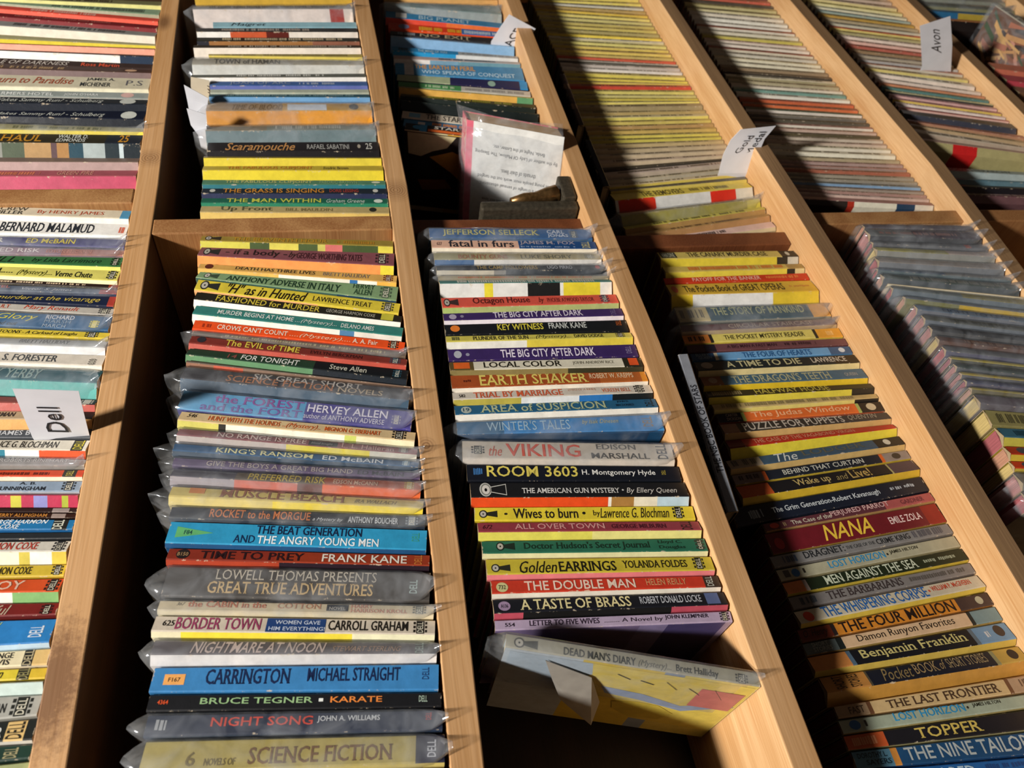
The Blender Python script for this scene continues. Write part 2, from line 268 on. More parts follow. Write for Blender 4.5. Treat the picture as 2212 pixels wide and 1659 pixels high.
# ---------------------------------------------------------------- the books
# one line per book, far end first:  yL yR s | spine print | near cover print | options | lettering
# the two y are the photograph's rows of the spine's far edge at head and tail, s the spine's share
ROW1N = '''
445 454 .65|d9cdb4@.93 4f93b8|efe9dc||SCREW~-.02~.22~.05~.45~4a4a44~b;MILLER~-.02~.2~.5~.9~4a4a44~b;By HENRY JAMES~.3~.8~.3~.8~c2573a~
474 483 .85|eeece6|f2f0ea||BERNARD MALAMUD~.03~.74~.15~.85~2c3038~b;@dash~.9~.98~.3~.8~d96b52~
509 515 .85|4b4a7a|6a6a90|w|R~-.02~.05~.2~.8~e0dcd0~b;ED McBAIN~.22~.6~.2~.8~e3cf3c~b
530 538 .95|9a808c@.5 a8746a|8a7078|w|RED RISK~-.04~.33~.2~.7~e6dcdc~b;EDSON McCANN~.38~.74~.3~.7~c98a7a~
551 555 .75|356b3c|e2dc6a||ILL~-.02~.14~.15~.85~16251a~i;@disc~.19~.205~.4~.6~16251a~;by Lida Larrimore~.27~.83~.25~.85~16301a~i;@dell~.91~.98~.1~.9~1c241c~
574 583 .75|d8d06a|f0e6b4||EL....~-.03~.13~.2~.7~20241a~b;(Mystery)....~.17~.45~.3~.9~50521c~i;Verne Chute~.47~.78~.3~.85~20241a~b;@dell~.9~.98~.1~.9~33372a~
602 614 .9|2a1c18@.92 8c3a22|2a1c18||@dash~0~.72~.3~.7~d8c0a0~
613 624 .8|5a6678@.85 98484c|2c3850|w|TEL~-.03~.1~.1~.5~c87a70~b;Victor S. James~.2~.62~.3~.8~d0d4dc~i
633 639 .9|16203a@.94 a03a30|101830||murder at the vicarage~-.02~.87~.2~.8~c9b24a~i
653 665 .95|b3aea4|a09a90||ULT~0~.1~.2~.7~c05a40~b;Mary Renault~.22~.7~.15~.85~c0482e~i;@dell~.87~.97~.1~.9~3c3c38~
671 682 .97|35628a|2c4c68|w|Glory~0~.35~.1~.6~e8d840~i;and out~0~.2~.66~.92~20303c~i;RICHARD~.42~.67~.1~.38~e8e8ec~b;MARSH~.42~.65~.42~.65~90a4b8~;MARCH~.42~.62~.72~.96~a8b8c8~;@dell~.82~.9~.35~.85~d8c840~
706 717 .85|d2bc3e|c8b030||CARTOONS - A Carload of Laughs~-.1~.71~.3~.85~2a2a1c~i;@dell~.78~.9~.1~.9~2c2c24~
727 735 .5|b9bab8|e9e9e7|w|BRETT HALLIDAY~.2~.65~.2~.7~8a8c8c~
758 766 .78|d2cabc|efe6d4||C. S. FORESTER~-.05~.56~.2~.8~55585a~b;@dell~.86~.93~.4~.95~807a72~
790 798 .45|2c6470|4ba39c|w|FRANK YERBY~-.3~.44~.1~.85~9db8b4~b
854 863 .5|8c4a44@.83 24282a|b4544a||@dell~.84~.97~.1~.95~d0d0c8~
886 888 .5|cbb28e@.84 20201e|dca45a||RMAN~0~.18~.2~.7~4a4640~b
927 924 .92|4e5258|3c4044||JAMES B~0~.34~.15~.85~c9ccd0~b
948 949 .6|d9d3c2@.83 2c2e28@.96 e0dccc|1f7a90@.12 e8e6e0@.49 e2501c||NCE G. BLOCHMAN~0~.67~.2~.8~2c2c2a~;@dellr~.85~.95~.1~.9~d8c840~
986 989 .75|96908c|8c8880|w|ROBERTS RINEHART~.02~.8~.1~.55~d0ccc6~
1013 1013 .7|cf4c2c@.76 33302a@.92 cf4c2c|ecdcc4||@dash~0~.6~.4~.8~6a2418~;@dellr~.8~.88~.2~.9~bcae50~
1037 1037 .9|8a9cb0|a8aeb4||A. B.~.25~.45~.15~.4~2a3038~b;CUNNINGHAM~-.02~.58~.55~.9~2a3038~b;@dell~.77~.93~.1~.9~30363c~
1066 1066 .1|b8284a|b8264c@.17 c2bc3a@.3 b8264c@.45 8c8cc8@.62 b8264c@.8 a8b030@.88 b8264c||
1096 1096 .9|2c1a18@.68 9a8c88@.9 2c1a18|2c1a18||
1107 1108 .92|30160c@.68 9a8880@.86 30160c|20100a||GERRY ALLINGHAM~-.05~.62~.15~.85~c8853a~b
1120 1120 .88|1f71a8@.72 20201e@.92 1f71a8|1a5a90||GEORGE HARMON~-.2~.65~.08~.45~e4ecf0~bi;COXE~.05~.3~.5~.9~e4ecf0~bi;@dellr~.73~.86~.1~.95~d8dccc~
1149 1148 .9|22262a|1a1c20||
1168 1166 .5|dcd8ca|eeeccc@.35 c8b84c@.5 f0eee0@.8 d8c048||HARMON COXE~-.25~.57~.15~.8~c8483a~b;@dell~.78~.96~.1~.95~26282a~
1219 1217 .95|cdb23a|b89c30||HARMON COXE~-.2~.5~.2~.8~383018~b;@dell~.8~.96~.1~.9~302c20~
1250 1247 .6|dd5526|eeeade@.3 7fae6c||OY~.02~.42~.15~.8~f0c8b0~b;@dell~.76~.97~.1~.95~201c1c~
1301 1299 .85|761e1c|5a1614||ful~-.02~.22~.2~.9~c8b49c~i;@dell~.72~.92~.2~.95~2a1414~
1338 1334 .87|2d80c4|bcd4e4||y~-.02~.07~.1~.4~c0d890~i;@dellv~.6~.83~.3~.75~d8e4ee~
1405 1398 .95|e2d6b0@.5 22221e@.7 d8b878|d8ccb0||NGE~0~.3~.15~.5~2a2a26~b;VIS~0~.26~.55~.9~2a2a26~b;@dellr~.52~.68~.05~.95~b8ac88~
1444 1439 .95|d8c43a@.4 22221e@.66 d8b838|c8b030||n~0~.1~.3~.8~30301c~i;@dellr~.42~.64~.05~.95~98905c~
1473 1468 .1|c2d2cc|c6d8d2||
1502 1498 .95|a8a8a0|8c8c84||AN~0~.23~.35~.75~2c2e2c~b;@dell~.35~.82~.1~.95~20221e~
1558 1550 .9|1e2220@.25 e0be7c@.75 1e2220|d0ccc0||R~0~.16~.3~.8~d8dcd8~b;@dellr~.28~.7~.1~.9~26221a~
1609 1605 .95|1e3a30|18302a||@dellr~.2~.6~.2~.85~a8a078~
1649 1642 .95|a8b07c|98a070||
1700 1690 .95|8c8c84|808078||
1740 1728 0|808078|808078|x|'''
ROW1F = '''
-10 3 .5|6c6a48|d8d488||@dash~.1~.7~.2~.8~3a3020~
3 20 .6|7c9478|a09a80||@dash~.3~.9~.2~.8~4a5a4a~
11 39 .5|c84838|e45a44||@dash~.2~.6~.2~.8~d8a090~
27 54 .5|6a1c20|7c2024||@dash~.1~.7~.2~.6~98504a~
44 70 .35|8a8c88|e6decc||@dash~.1~.8~.2~.7~4c4c4c~
73 94 .5|a09a70|dcc83e||
92 104 .1|8a4a40|eaa48c||
106 119 .15|1c2024|ecece8@.78 1c3048||
124 138 .92|3a2c28|3a2c28||CASTLE OF DARKNESS~-.15~.45~.3~.9~c8beb4~i;Ross Martin~.53~.78~.3~.9~d8583a~b
139 150 .4|4a342c|7a6664||@dash~0~.42~.2~.8~b09068~;@disc~.82~.9~.2~.8~d0a888~
160 169 .8|c6bfa6|dcd8bc||Return to Paradise~-.1~.49~.15~.7~a0523a~bi;JAMES A.~.57~.76~.1~.4~34383a~b;MICHENER~.54~.74~.5~.85~34383a~b;P.S~.84~.95~.25~.7~5a5a60~
193 200 .9|8c9490|9c9c94||FARMERS HOTEL~-.04~.36~.35~.85~d8dcd8~b;JOHN O'HARA~.43~.66~.35~.85~d8dcd8~b;@disc~.81~.9~.1~.9~c8a49c~
208 215 .45|161c26|101826||Wakes Sammy Run? - Schulberg~-.02~.7~.2~.9~c8ccc4~i;@disc~.81~.92~.0~1~c8ccc4~
238 239 .5|12182a|0e1622||Makes Sammy Run? - Schulberg~-.02~.72~.3~.9~c8ccc4~i;@disc~.83~.94~.1~1~d0d4cc~
265 275 .65|a09a70|e4d048|w|@dash~.1~.7~.3~.8~6c6c40~
287 291 .38|2e2a1e@.75 1c2430|8a8c84@.05 4c5844@.2 b08c5c@.38 5c4448@.42 a87c48@.5 1e4454@.6 a8b4b4@.75 1c2c34@.85 c4d4d8@.88 18242c||HAUL~.03~.31~.15~.9~c88e28~b;WALTER D.~.41~.62~.1~.5~d8dcd4~b;EDMONDS~.41~.61~.55~.9~d8dcd4~b;25~.84~.91~.1~.9~d8982c~b
339 341 .35|7c6a60|b09490||
367 367 .35|a4525c|c04c68||@dash~0~.3~.3~.8~d87858~;GREEN FIRE~.42~.68~.2~.8~dc9c88~
407 406 0|c04c68|c04c68|x|'''
ROW2N = '''
508 519 .48|a08a3c|d0c850@.25 44552c@.35 d8cc58@.5 4a5a30@.6 c8c060@.64 d0706a@.73 44552c@.92 dcd050||@eye~.02~.1~.1~.9~2c2c24~;THE ELEVENTH HOUR~.16~.65~.2~.8~c8962e~b;@dash~.7~.9~.3~.8~b8862c~
533 546 .58|8a5058|ee9a50@.93 e8d840||@eye~.02~.1~.1~.9~24242a~;- if a body -~.13~.44~.15~.85~2c1c20~b;by~.45~.49~.2~.9~2c1c20~i;GEORGE WORTHING YATES~.49~.83~.25~.8~4a242c~b;@dell~.9~.97~.1~.9~3c282c~
568 594 .7|d8aa5a|e6b85c@.4 eee8d8@.76 2f6ea8@.8 eeeadc@.9 eeb44c||@disc~.03~.07~.05~.95~5c2820~;DEATH HAS THREE LIVES~.18~.58~.2~.7~3c3428~b;BRETT HALLIDAY~.62~.86~.2~.7~8c7c6c~b;@dell~.93~.98~0~.9~6c241c~
586 618 .92|7d9a70|3a5a50@.7 1a3a50||@eye~.03~.1~.1~.9~3c4c3c~;ANTHONY ADVERSE IN ITALY~.14~.71~.25~.85~1e3a28~b;HERVEY~.77~.88~.05~.4~2c4a34~b;ALLEN~.78~.87~.45~.85~2c4a34~b;@dell~.91~.97~.1~.9~4a5c48~
602 654 .93|d6c23e|e0a870@.6 d8c040||@eye~.02~.11~.1~.9~2a2a28~;"H" as in Hunted~.15~.54~.05~.95~241c10~bi;LAWRENCE TREAT~.57~.86~.3~.75~2c2818~;@dell~.91~.97~.1~.9~4c4a34~
629 681 .6|25241e|ece8de||FASHIONED for MURDER~.1~.6~.15~.9~dcc848~b;GEORGE HARMON COXE~.63~.87~.3~.75~c8c4b4~;@box~.9~.96~.0~1~d8d048~
658 706 .68|38827a|e8e4d8@.7 4878a0@.77 dcd8cc||MURDER BEGINS AT HOME~.11~.47~.25~.7~e8f0ea~b;...(Mystery)...~.48~.68~.3~.8~d8e4dc~i;DELANO AMES~.7~.86~.3~.75~e8f0ea~b
689 737 .96|e4501e|d84818||@dash~.04~.08~.3~.7~a03014~;CROWS CAN'T COUNT~.11~.44~.25~.75~f4dcc8~b;....(Mystery)....~.45~.74~.3~.8~f0c8a8~i;A. A. Fair~.75~.87~.25~.75~f4dcc8~b;@dell~.92~.97~.05~.95~3c281c~
713 758 .9|6c5c4c|5c4c40|w|@dash~.15~.9~.3~.8~b0a078~
723 774 .65|7c3028|b84c3c||@disc~.03~.07~.1~.8~2c2c34~;The EVIL of TIME~.16~.5~.1~.85~dcc84c~b;EVELYN BERCKMAN~.55~.79~.3~.75~4c1c1c~;@dell~.92~.97~.1~.9~304c5c~
751 798 .6|24402f@.57 12181c|5c8a60@.57 101a24||14~.18~.22~.3~.8~8c5048~b;FOR TONIGHT~.24~.5~.2~.85~e8ece4~b;Steve Allen~.64~.81~.25~.8~c8c8b8~b;@dell~.93~.97~.1~.9~204858~
777 834 .3|6a5a50|8a5c40@.12 c05030@.25 7c6250|w|
790 839 .55|3c3a3e|3c5468|w|SIX GREAT SHORT~.3~.78~.02~.5~d8d0c8~b;SCIENCE FICTION~.19~.66~.35~.9~c07c4c~b;NOVELS~.68~.88~.45~.9~c8b498~b
840 886 .97|58a0cc@.53 4c4690|3a3880|w|the FOREST~.14~.52~.08~.5~8c4c98~b;and the FORT~.09~.52~.55~.92~7458a0~b;HERVEY ALLEN~.54~.89~.15~.55~e8e4f0~b;author of ANTHONY ADVERSE~.53~.88~.62~.88~dcd8e8~;@dell~.91~.95~.3~.8~908ca8~
887 932 .6|dfc494|c8c05c@.17 201c14@.2 ece8d4@.7 c8d068@.75 e8e0b8||546~.03~.07~.2~.6~2c2820~i;HUNT WITH THE HOUNDS~.12~.42~.25~.75~e07038~b;..(Mystery)..~.43~.59~.25~.85~e07038~i;MIGNON G. EBERHART~.61~.85~.3~.75~e06828~b;@dell~.9~.96~.05~.95~2c241c~
922 967 .55|884c50|b8aca4@.45 d8c838@.8 c8c4b4|w|NO RANGE IS FREE~.16~.53~.15~.8~e0c8c0~b;@box~.54~.66~.2~.9~26282a~;blood bought~.55~.64~.35~.75~a8a8a4~i;L. L. Halleran~.68~.9~.2~.85~e4b8b0~;@dell~.92~.96~.1~.9~8c8c8c~
954 995 .65|1f5580|18364c|w|KING'S RANSOM~.17~.56~.2~.85~ece8b0~b;ED McBAIN~.6~.85~.2~.85~e8eef4~b;@dell~.93~.96~.1~.9~a8c4d8~
985 1019 .9|584868|483c58|w|GIVE THE BOYS A GREAT BIG HAND~.13~.72~.2~.8~a89c98~b;ED McBAIN~.74~.93~.25~.8~1c1c28~b
1010 1039 .5|54505a@.25 6c6052@.6 b85c38|9c9498@.25 c06c5c@.5 6c4c48@.6 d86434|w|PREFERRED RISK~.3~.61~.1~.9~dcc050~b;EDSON McCANN~.64~.82~.3~.8~f0c8a8~b;@dell~.93~.97~.1~.95~c8a838~
1047 1079 .58|d8c474|dcc874@.4 ecd440|w|@box~.07~.13~.1~.6~d88c50~;MUSCLE BEACH~.19~.68~.05~.85~9c6c54~b;IRA WALLACH~.72~.89~.35~.75~8c7c4c~i
1091 1113 .92|32353c|28303c|w|ROCKET to the MORGUE~.15~.54~.1~.8~d07c48~b;a Mystery by~.55~.67~.5~.85~d8dce0~i;ANTHONY BOUCHER~.69~.89~.3~.85~d8dce0~b;@dell~.92~.97~.1~.9~8c949c~
1124 1143 .87|2f97c4|1c4c78||@tri~.03~.17~.25~.75~62b070~;F84~.06~.09~.4~.6~1c4c48~b;THE BEAT GENERATION~.33~.74~.08~.48~122244~b;AND~.25~.33~.55~.9~122c54~;THE ANGRY YOUNG MEN~.34~.81~.55~.92~eef6fa~b;@dellr~.94~.97~.2~.6~3c9c8c~
1182 1197 .72|8a3020@.4 98381f|a83c22@.42 241420||@disc~.03~.08~.1~.9~241c1c~;B150~.035~.075~.35~.65~b08c60~b;TIME TO PREY~.12~.51~.2~.85~2c1418~b;FRANK KANE~.58~.91~.2~.85~eee6d8~b;@dellr~.94~.97~.1~.9~c87c38~
1220 1233 .96|4c4844|44403c|w|LOWELL THOMAS PRESENTS~.18~.79~.08~.42~c4bcac~;GREAT TRUE ADVENTURES~.16~.78~.48~.88~c8ac7c~b;@dellr~.92~.95~.3~.75~a8bcb8~
1293 1305 .8|d2c4a4|d8ccac|w|367~.06~.09~.2~.5~8c8474~i;the CABIN in the~.1~.38~.05~.6~c87c60~b;COTTON~.42~.58~.1~.6~c08c6c~b;@box~.6~.68~.15~.75~2c3038~;NOVEL~.61~.67~.35~.65~b8b4ac~b;HARRY~.69~.77~.1~.45~cc8c74~b;HARRISON KROLL~.69~.9~.5~.85~cc8c74~b;@dell~.92~.97~.1~.9~646458~
1328 1338 .74|d9cdba|e0d8b4@.1 e8d440@.7 e8e4c0||625~.03~.07~.3~.65~24201c~b;BORDER TOWN~.075~.37~.1~.85~a04468~b;@box~.39~.6~.08~.95~22437c~;WOMEN GAVE~.42~.58~.2~.45~d0dcf0~b;HIM EVERYTHING!~.4~.6~.6~.85~d0dcf0~b;CARROLL GRAHAM~.61~.9~.15~.8~24201c~b;@dell~.92~.97~.1~.95~24201c~
1378 1384 .6|60585c@.92 3c3838|e4e0dc|w|NIGHTMARE AT NOON~.13~.6~.15~.9~dcc8c0~bi;STEWART STERLING~.62~.87~.4~.8~b89478~i;@dellr~.92~.95~.1~.95~90a098~
1440 1432 .98|3c82bc|3478b0||@box~.04~.11~.3~.72~f0ac60~;F167~.055~.095~.43~.6~2c241c~b;CARRINGTON~.18~.47~.12~.72~12244c~b;MICHAEL STRAIGHT~.53~.86~.12~.64~12244c~b;@dellr~.94~.965~.15~.6~1c3c6c~
1498 1493 .97|17181c|101014||4364~.03~.065~.35~.6~e0582c~b;BRUCE TEGNER~.17~.55~.25~.62~98bc88~b;@box~.57~.585~.35~.55~f0f4f0~;KARATE~.61~.79~.25~.62~ee8c40~b;DELL~.92~.95~.25~.65~a8bcac~b
1540 1529 .95|262f44|2c3c54|w|@dash~.03~.07~.25~.75~a8acb0~;NIGHT SONG~.21~.55~.2~.62~d84c38~b;JOHN A. WILLIAMS~.565~.78~.22~.55~d8dce0~b;@dellr~.94~.96~.15~.5~a83028~
1597 1582 .9|b8a860@.9 28283c|c0b068|w|6~.14~.17~.4~.85~7c6c3c~b;NOVELS OF~.2~.3~.62~.85~7c6c3c~b;SCIENCE FICTION~.34~.82~.3~.85~7c5c3c~b;@dellr~.94~.97~.2~.8~c8ccd4~
1682 1658 .9|c8b048|d8c878||
1730 1704 .9|2c3c44|2c3c44||
1775 1748 0|333333|333333|x|'''  # the cyan Beat book's dark blue near cover has shadow painted into it
ROW2F = '''
-12 -12 .2|b09040|d0a840||@label~.68~.88~.3~.8~e6ecf6~
11 9 .25|8c8884|e8dcd4@.85 a83a30@.94 e8dcd0|w|@dash~.1~.9~.2~.8~5c5854~
47 47 .95|8fb8c4|8fb8c4|hx=462|Maigret~.12~.36~.2~.9~1c2428~i
60 60 .4|2c2c2c|f0eee8@.2 c85a34@.42 5c2018@.56 e8e0d4|hx=428|@dash~.15~.7~.2~.8~a89c90~
80 81 .5|26261f|2c2c34@.07 a07040@.7 8c5c48|hx=428|@dash~.15~.9~.2~.8~c0b090~
97 97 .3|3a3228|ece2d4||@dash~.2~.95~.2~.8~b0a898~
116 116 .5|a89850|e0cc60|hx=452|@dash~.1~.9~.2~.8~7c6c38~
124 130 .4|b0a894|dcdcd4@.95 d0d0c8|w|TOWN of HAMAN~.12~.5~.1~.9~4c4438~b
161 158 .45|54564e|eeece6||@dash~.25~.75~.2~.8~c0c0b8~
175 175 .58|44659a@.13 3c5c94|6470b0|hx=455|JOAN OF ARC~.12~.5~.1~.9~8494ac~b;@dash~.55~.8~.3~.8~a0acc0~
192 192 .8|a8b0a0|b0b8a8|hx=455|
203 203 .35|1e4c5a|6fa0cc|hx=453|@dash~.1~.9~.2~.8~6c8c90~
219 221 .4|a88c68@.45 cfa040|dc9838@.5 e8a034|w hx=450|TIME OF BLOOD~.15~.45~.3~.9~8c6c3c~i;@disc~.86~.92~.2~.9~3c3428~;@label~.48~.72~.25~1.7~e0e6ee~;
270 266 .35|88806c@.35 7c8478|6f8488|w hx=448|@dash~.4~.8~.2~.8~b8bcb0~
307 305 .65|221e20|1a171a|hx=450|Scaramouche~.1~.5~.1~.95~c08c54~bi;RAFAEL SABATINI~.57~.82~.3~.8~a8a8a4~b;@disc~.87~.89~.3~.7~a8a090~;25~.92~.96~.2~.8~c8c8c0~b
337 339 .15|8c7c34|e2cf44||
358 357 .35|c2ac3c|e4d038||THE FABULOUS CLIPJOINT~.13~.6~.15~.9~d0802c~b;Fredric Brown~.66~.8~.25~.8~7c6c2c~b
387 389 .6|4c7c64|2c7480||THE FABULOUS CLIPJOINT~.12~.59~.2~.85~b8bc7c~b;FREDRIC BROWN~.63~.84~.2~.8~80a47c~b;@disc~.92~.97~.3~.7~c8ccb8~
406 406 .55|1a2432|283050||@disc~.04~.07~.2~.8~c8c8c0~;THE GRASS IS SINGING~.11~.65~.1~.9~d08c34~b;DORIS LESSING~.68~.84~.2~.8~a84038~b;@disc~.92~.95~.2~.8~c8c8c0~
427 428 .65|20604c|28805f||THE MAN WITHIN~.13~.63~.1~.9~c8cc50~b;Graham Greene~.66~.87~.2~.9~c8dcd0~i;@disc~.92~.97~.2~.9~d0dcd0~
444 446 .6|b8a470|dcbc68||Up Front~.1~.37~.1~.9~5c583c~b;BILL MAULDIN~.44~.69~.3~.75~8c7c50~b;@disc~.89~.93~.15~.8~2c2c24~
468 471 0|333333|333333|x|'''
ROW3N = '''
491 494 .88|2f5f94|3c5c7c|w|JEFFERSON SELLECK~.08~.67~.15~.85~d4cc7c~b;CARL~.72~.83~.15~.5~dce4f0~b;JONAS~.72~.85~.55~.9~dce4f0~b;@dell~.86~.91~.2~.9~54606c~
517 521 .68|dfb49c@.52 1d4a80|ece2cc||627~.03~.06~.3~.7~8c6c60~b;fatal in furs~.1~.49~.05~.9~2c2c34~b;JAMES M. FOX~.53~.87~.05~.6~b0a8b4~b;@dash~.53~.87~.7~.9~8ca0c0~;@dellr~.91~.96~.1~.9~c8c084~
544 546 .6|aca478@.3 b4a880|3c6898@.23 ece8e0|w|BOUNTY GUNS~.14~.43~.3~.9~b06c4c~b;LUKE SHORY~.51~.82~.3~.9~6c6850~b;@dell~.9~.96~.2~.9~8c8c80~
572 570 .55|20262f|ccc4b0@.33 8c8880@.4 1c2630|w|THE CAMP FOLLOWERS~.23~.59~.15~.85~b49854~b;UGO PIRRO~.65~.8~.2~.8~c0c4cc~b;@disc~.94~.97~.2~.8~a83838~
594 594 .9|a49878|9c9074|w|@dash~.1~.9~.3~.8~c07850~
605 603 .18|40807c|e6e6e2@.25 e8d840@.3 e6e6e2@.5 1c1c1c@.69 e8e6dc@.71 e4d038@.93 eeecE4|hx=948|@dash~.1~.9~.1~.9~d8dcd0~
642 634 .68|d85848|a8bc70@.1 b0b878||@eye~.01~.09~.15~.9~3c2828~;Octagon House~.17~.49~.1~.9~5c1c1c~b;by~.54~.57~.2~.9~6c2420~i;PHOEBE ATWOOD TAYLOR~.59~.86~.3~.75~7c2c2c~;@dell~.9~.95~.1~.9~3c3c50~
676 664 .7|3c2860|ece4ea||@disc~.03~.07~.2~.9~a8a0b8~;@disc~.09~.11~.35~.7~8c84a0~;THE BIG CITY AFTER DARK~.27~.77~.1~.85~e4dcec~b;@dellr~.93~.96~.1~.85~6c6088~
700 689 .95|15181c|15181c||@disc~.03~.08~.15~.75~e07c30~;KEY WITNESS~.28~.53~.15~.7~d8cc48~b;FRANK KANE~.56~.77~.15~.65~c8ccc8~b;@dellr~.94~.97~.1~.5~b05820~
725 717 .5|dcd05c|e8e6da@.42 dcc848||@dash~.03~.08~.2~.8~6c6c3c~;PLUNDER OF THE SUN~.14~.43~.2~.85~3c3c20~b;...(Mystery)...~.44~.66~.2~.9~6c6834~i;DAVID DODGE~.68~.84~.2~.8~3c3c20~b;@dell~.91~.96~.1~.9~4c4c38~
753 742 .97|38265c|302050||@disc~.03~.07~.2~.8~a4a8b0~;@disc~.09~.11~.4~.65~8c8ca0~;THE BIG CITY AFTER DARK~.27~.77~.2~.85~e8e0f0~b;@dellr~.94~.97~.2~.75~7c7498~
781 771 .7|5c4c28@.12 d9d4c0@.9 24241c|8c7c4c@.6 3c3824||@box~.02~.1~.15~.85~dc6424~;LOCAL COLOR~.17~.57~.15~.8~242018~b;JOHN ANDREW RICE~.63~.85~.3~.7~7c7868~;@box~.93~.98~.1~.85~dc5424~
809 801 .8|a04c24@.75 b0602c@.97 d88c30|ece4d4||@dash~.06~.1~.4~.6~5c2414~;EARTH SHAKER~.14~.69~.08~.9~dcc868~b;ROBERT W. KREPPS~.7~.93~.15~.6~e8c8a0~b
847 830 .62|d2cabc|b8ac4c@.33 e4e8e8@.62 2c74b8@.79 141c20||582~.03~.06~.35~.75~3c3834~b;TRIAL BY MARRIAGE~.1~.54~.15~.9~d8623c~b;(TWO OF A KIND)~.57~.71~.2~.5~d8a48c~;VEREEN BELL~.74~.89~.3~.75~d07c5c~b;@dell~.91~.96~.05~.95~2c2c2c~
875 860 .62|266084|ece8dc||@disc~.03~.08~.2~.9~b0bcb4~;19~.04~.07~.35~.7~2c4c60~b;AREA of SUSPICION~.12~.74~.1~.9~b8c49c~b;JOHN D.~.8~.86~.15~.4~18344c~b;MACDONALD~.79~.88~.5~.75~18344c~b;@dellr~.94~.98~.1~.9~1c2428~
910 893 .95|2c648c@.22 3b86c4|1c4c74|w|WINTER'S TALES~.14~.54~.12~.8~a8c8dc~;by Isak Dinesen~.6~.78~.2~.55~c0bc88~i;@dellr~.9~.95~.15~.75~8c7454~
941 933 .9|7c5430|7c5430|Y=26 hx=1030|@dash~.3~.9~.3~.8~3c2418~
949 957 .82|c9bfb0|d8ccbc|w|@dell~.04~.1~.3~.75~343434~;the~.12~.18~.3~.85~c8604c~i;VIKING~.2~.55~.15~.85~d05a48~b;EDISON~.63~.82~.1~.4~585450~b;MARSHALL~.6~.88~.6~.92~484440~b;@dellr~.92~.97~.05~.9~3c4048~
1001 1006 .97|121620|0e121a||@dash~.03~.07~.25~.65~3c70a8~;ROOM 3603~.09~.51~.1~.75~d8c860~b;H. Montgomery Hyde~.53~.88~.3~.72~e4e4e0~b;@dellr~.91~.93~.3~.6~a8983c~
1041 1040 .65|1a1b1e@.75 1a1b1e|dc4c1c@.62 ece8dc@.635 a87c40@.74 e4dcc4@.85 b8d0dc||@eyebig~.04~.16~.05~.95~dcdcd4~;THE AMERICAN GUN MYSTERY~.23~.68~.4~.75~e8e8e4~b;@disc~.69~.7~.5~.6~e8e8e4~;By Ellery Queen~.71~.95~.4~.85~e0dcd4~i
1094 1091 .97|ddc93a|ccb42c||@eye~.02~.1~.25~.8~24241c~;@disc~.13~.145~.45~.6~1c1c14~;Wives to burn~.17~.46~.15~.85~24201a~b;@disc~.48~.495~.4~.6~1c1c14~;by~.53~.56~.3~.8~2c2818~;Lawrence G. Blochman~.56~.88~.15~.85~2c2818~i;@dell~.9~.95~.1~.9~1c1c18~
1127 1124 .58|9c3f4c|dcd45c@.5 e4dc88||672~.02~.06~.3~.7~4c1c28~i;ALL OVER TOWN~.16~.56~.2~.75~e4a8a4~b;GEORGE MILBURN~.59~.84~.3~.75~5c1c30~b;@dellr~.91~.96~.1~.95~2c1c20~
1167 1161 .75|2c6c54|dcd8a8||@eye~.06~.14~.15~.8~1c2c24~;Doctor Hudson's Secret Journal~.18~.74~.2~.85~183428~b;Lloyd C.~.78~.89~.15~.45~183428~b;Douglas~.78~.9~.55~.85~183428~b;@dell~.95~.99~.1~.9~3c3c34~
1206 1200 .78|cab83c|de7c80||@eye~.02~.1~.35~.85~2a2a20~;Golden~.14~.3~.2~.95~1e1c14~i;EARRINGS~.31~.56~.25~.9~1e1c14~b;YOLANDA FOLDES~.59~.88~.25~.75~2c2814~b;@dell~.91~.96~.1~.9~2c2c1c~
1252 1241 .78|c83c28@.93 3c3028|e4dccc||@disc~.02~.07~.2~.9~c8c48c~;732~.03~.06~.4~.7~2c2c20~b;THE DOUBLE MAN~.14~.62~.15~.85~f0d8c4~b;HELEN REILLY~.67~.85~.2~.7~dc9c6c~b;@dellr~.94~.97~.1~.9~c8ccc0~
1293 1276 .72|181a22|b84c5c@.12 141414@.75 b04858||@disc~.02~.07~.2~.85~a890b0~;A136~.03~.06~.4~.65~2c2c38~b;A TASTE OF BRASS~.11~.58~.12~.85~e8dca4~b;ROBERT DONALD LOCKE~.62~.89~.2~.72~c8ccd4~b;@box~.91~.97~.1~.9~5c6c98~
1338 1317 .98|a998b0|7a6a90@.6 8c80a8@.72 4c4470@.97 9c8cac|k|554~.04~.08~.35~.7~2c2430~b;LETTER TO FIVE WIVES~.14~.43~.2~.7~2c2030~b;........ A Novel by~.45~.7~.3~.75~2c2030~;JOHN KLEMPNER~.71~.9~.2~.65~2c2030~b;@dell~.95~.99~.1~.9~2c2c2c~
1364 1344 0|333333|333333|x|'''
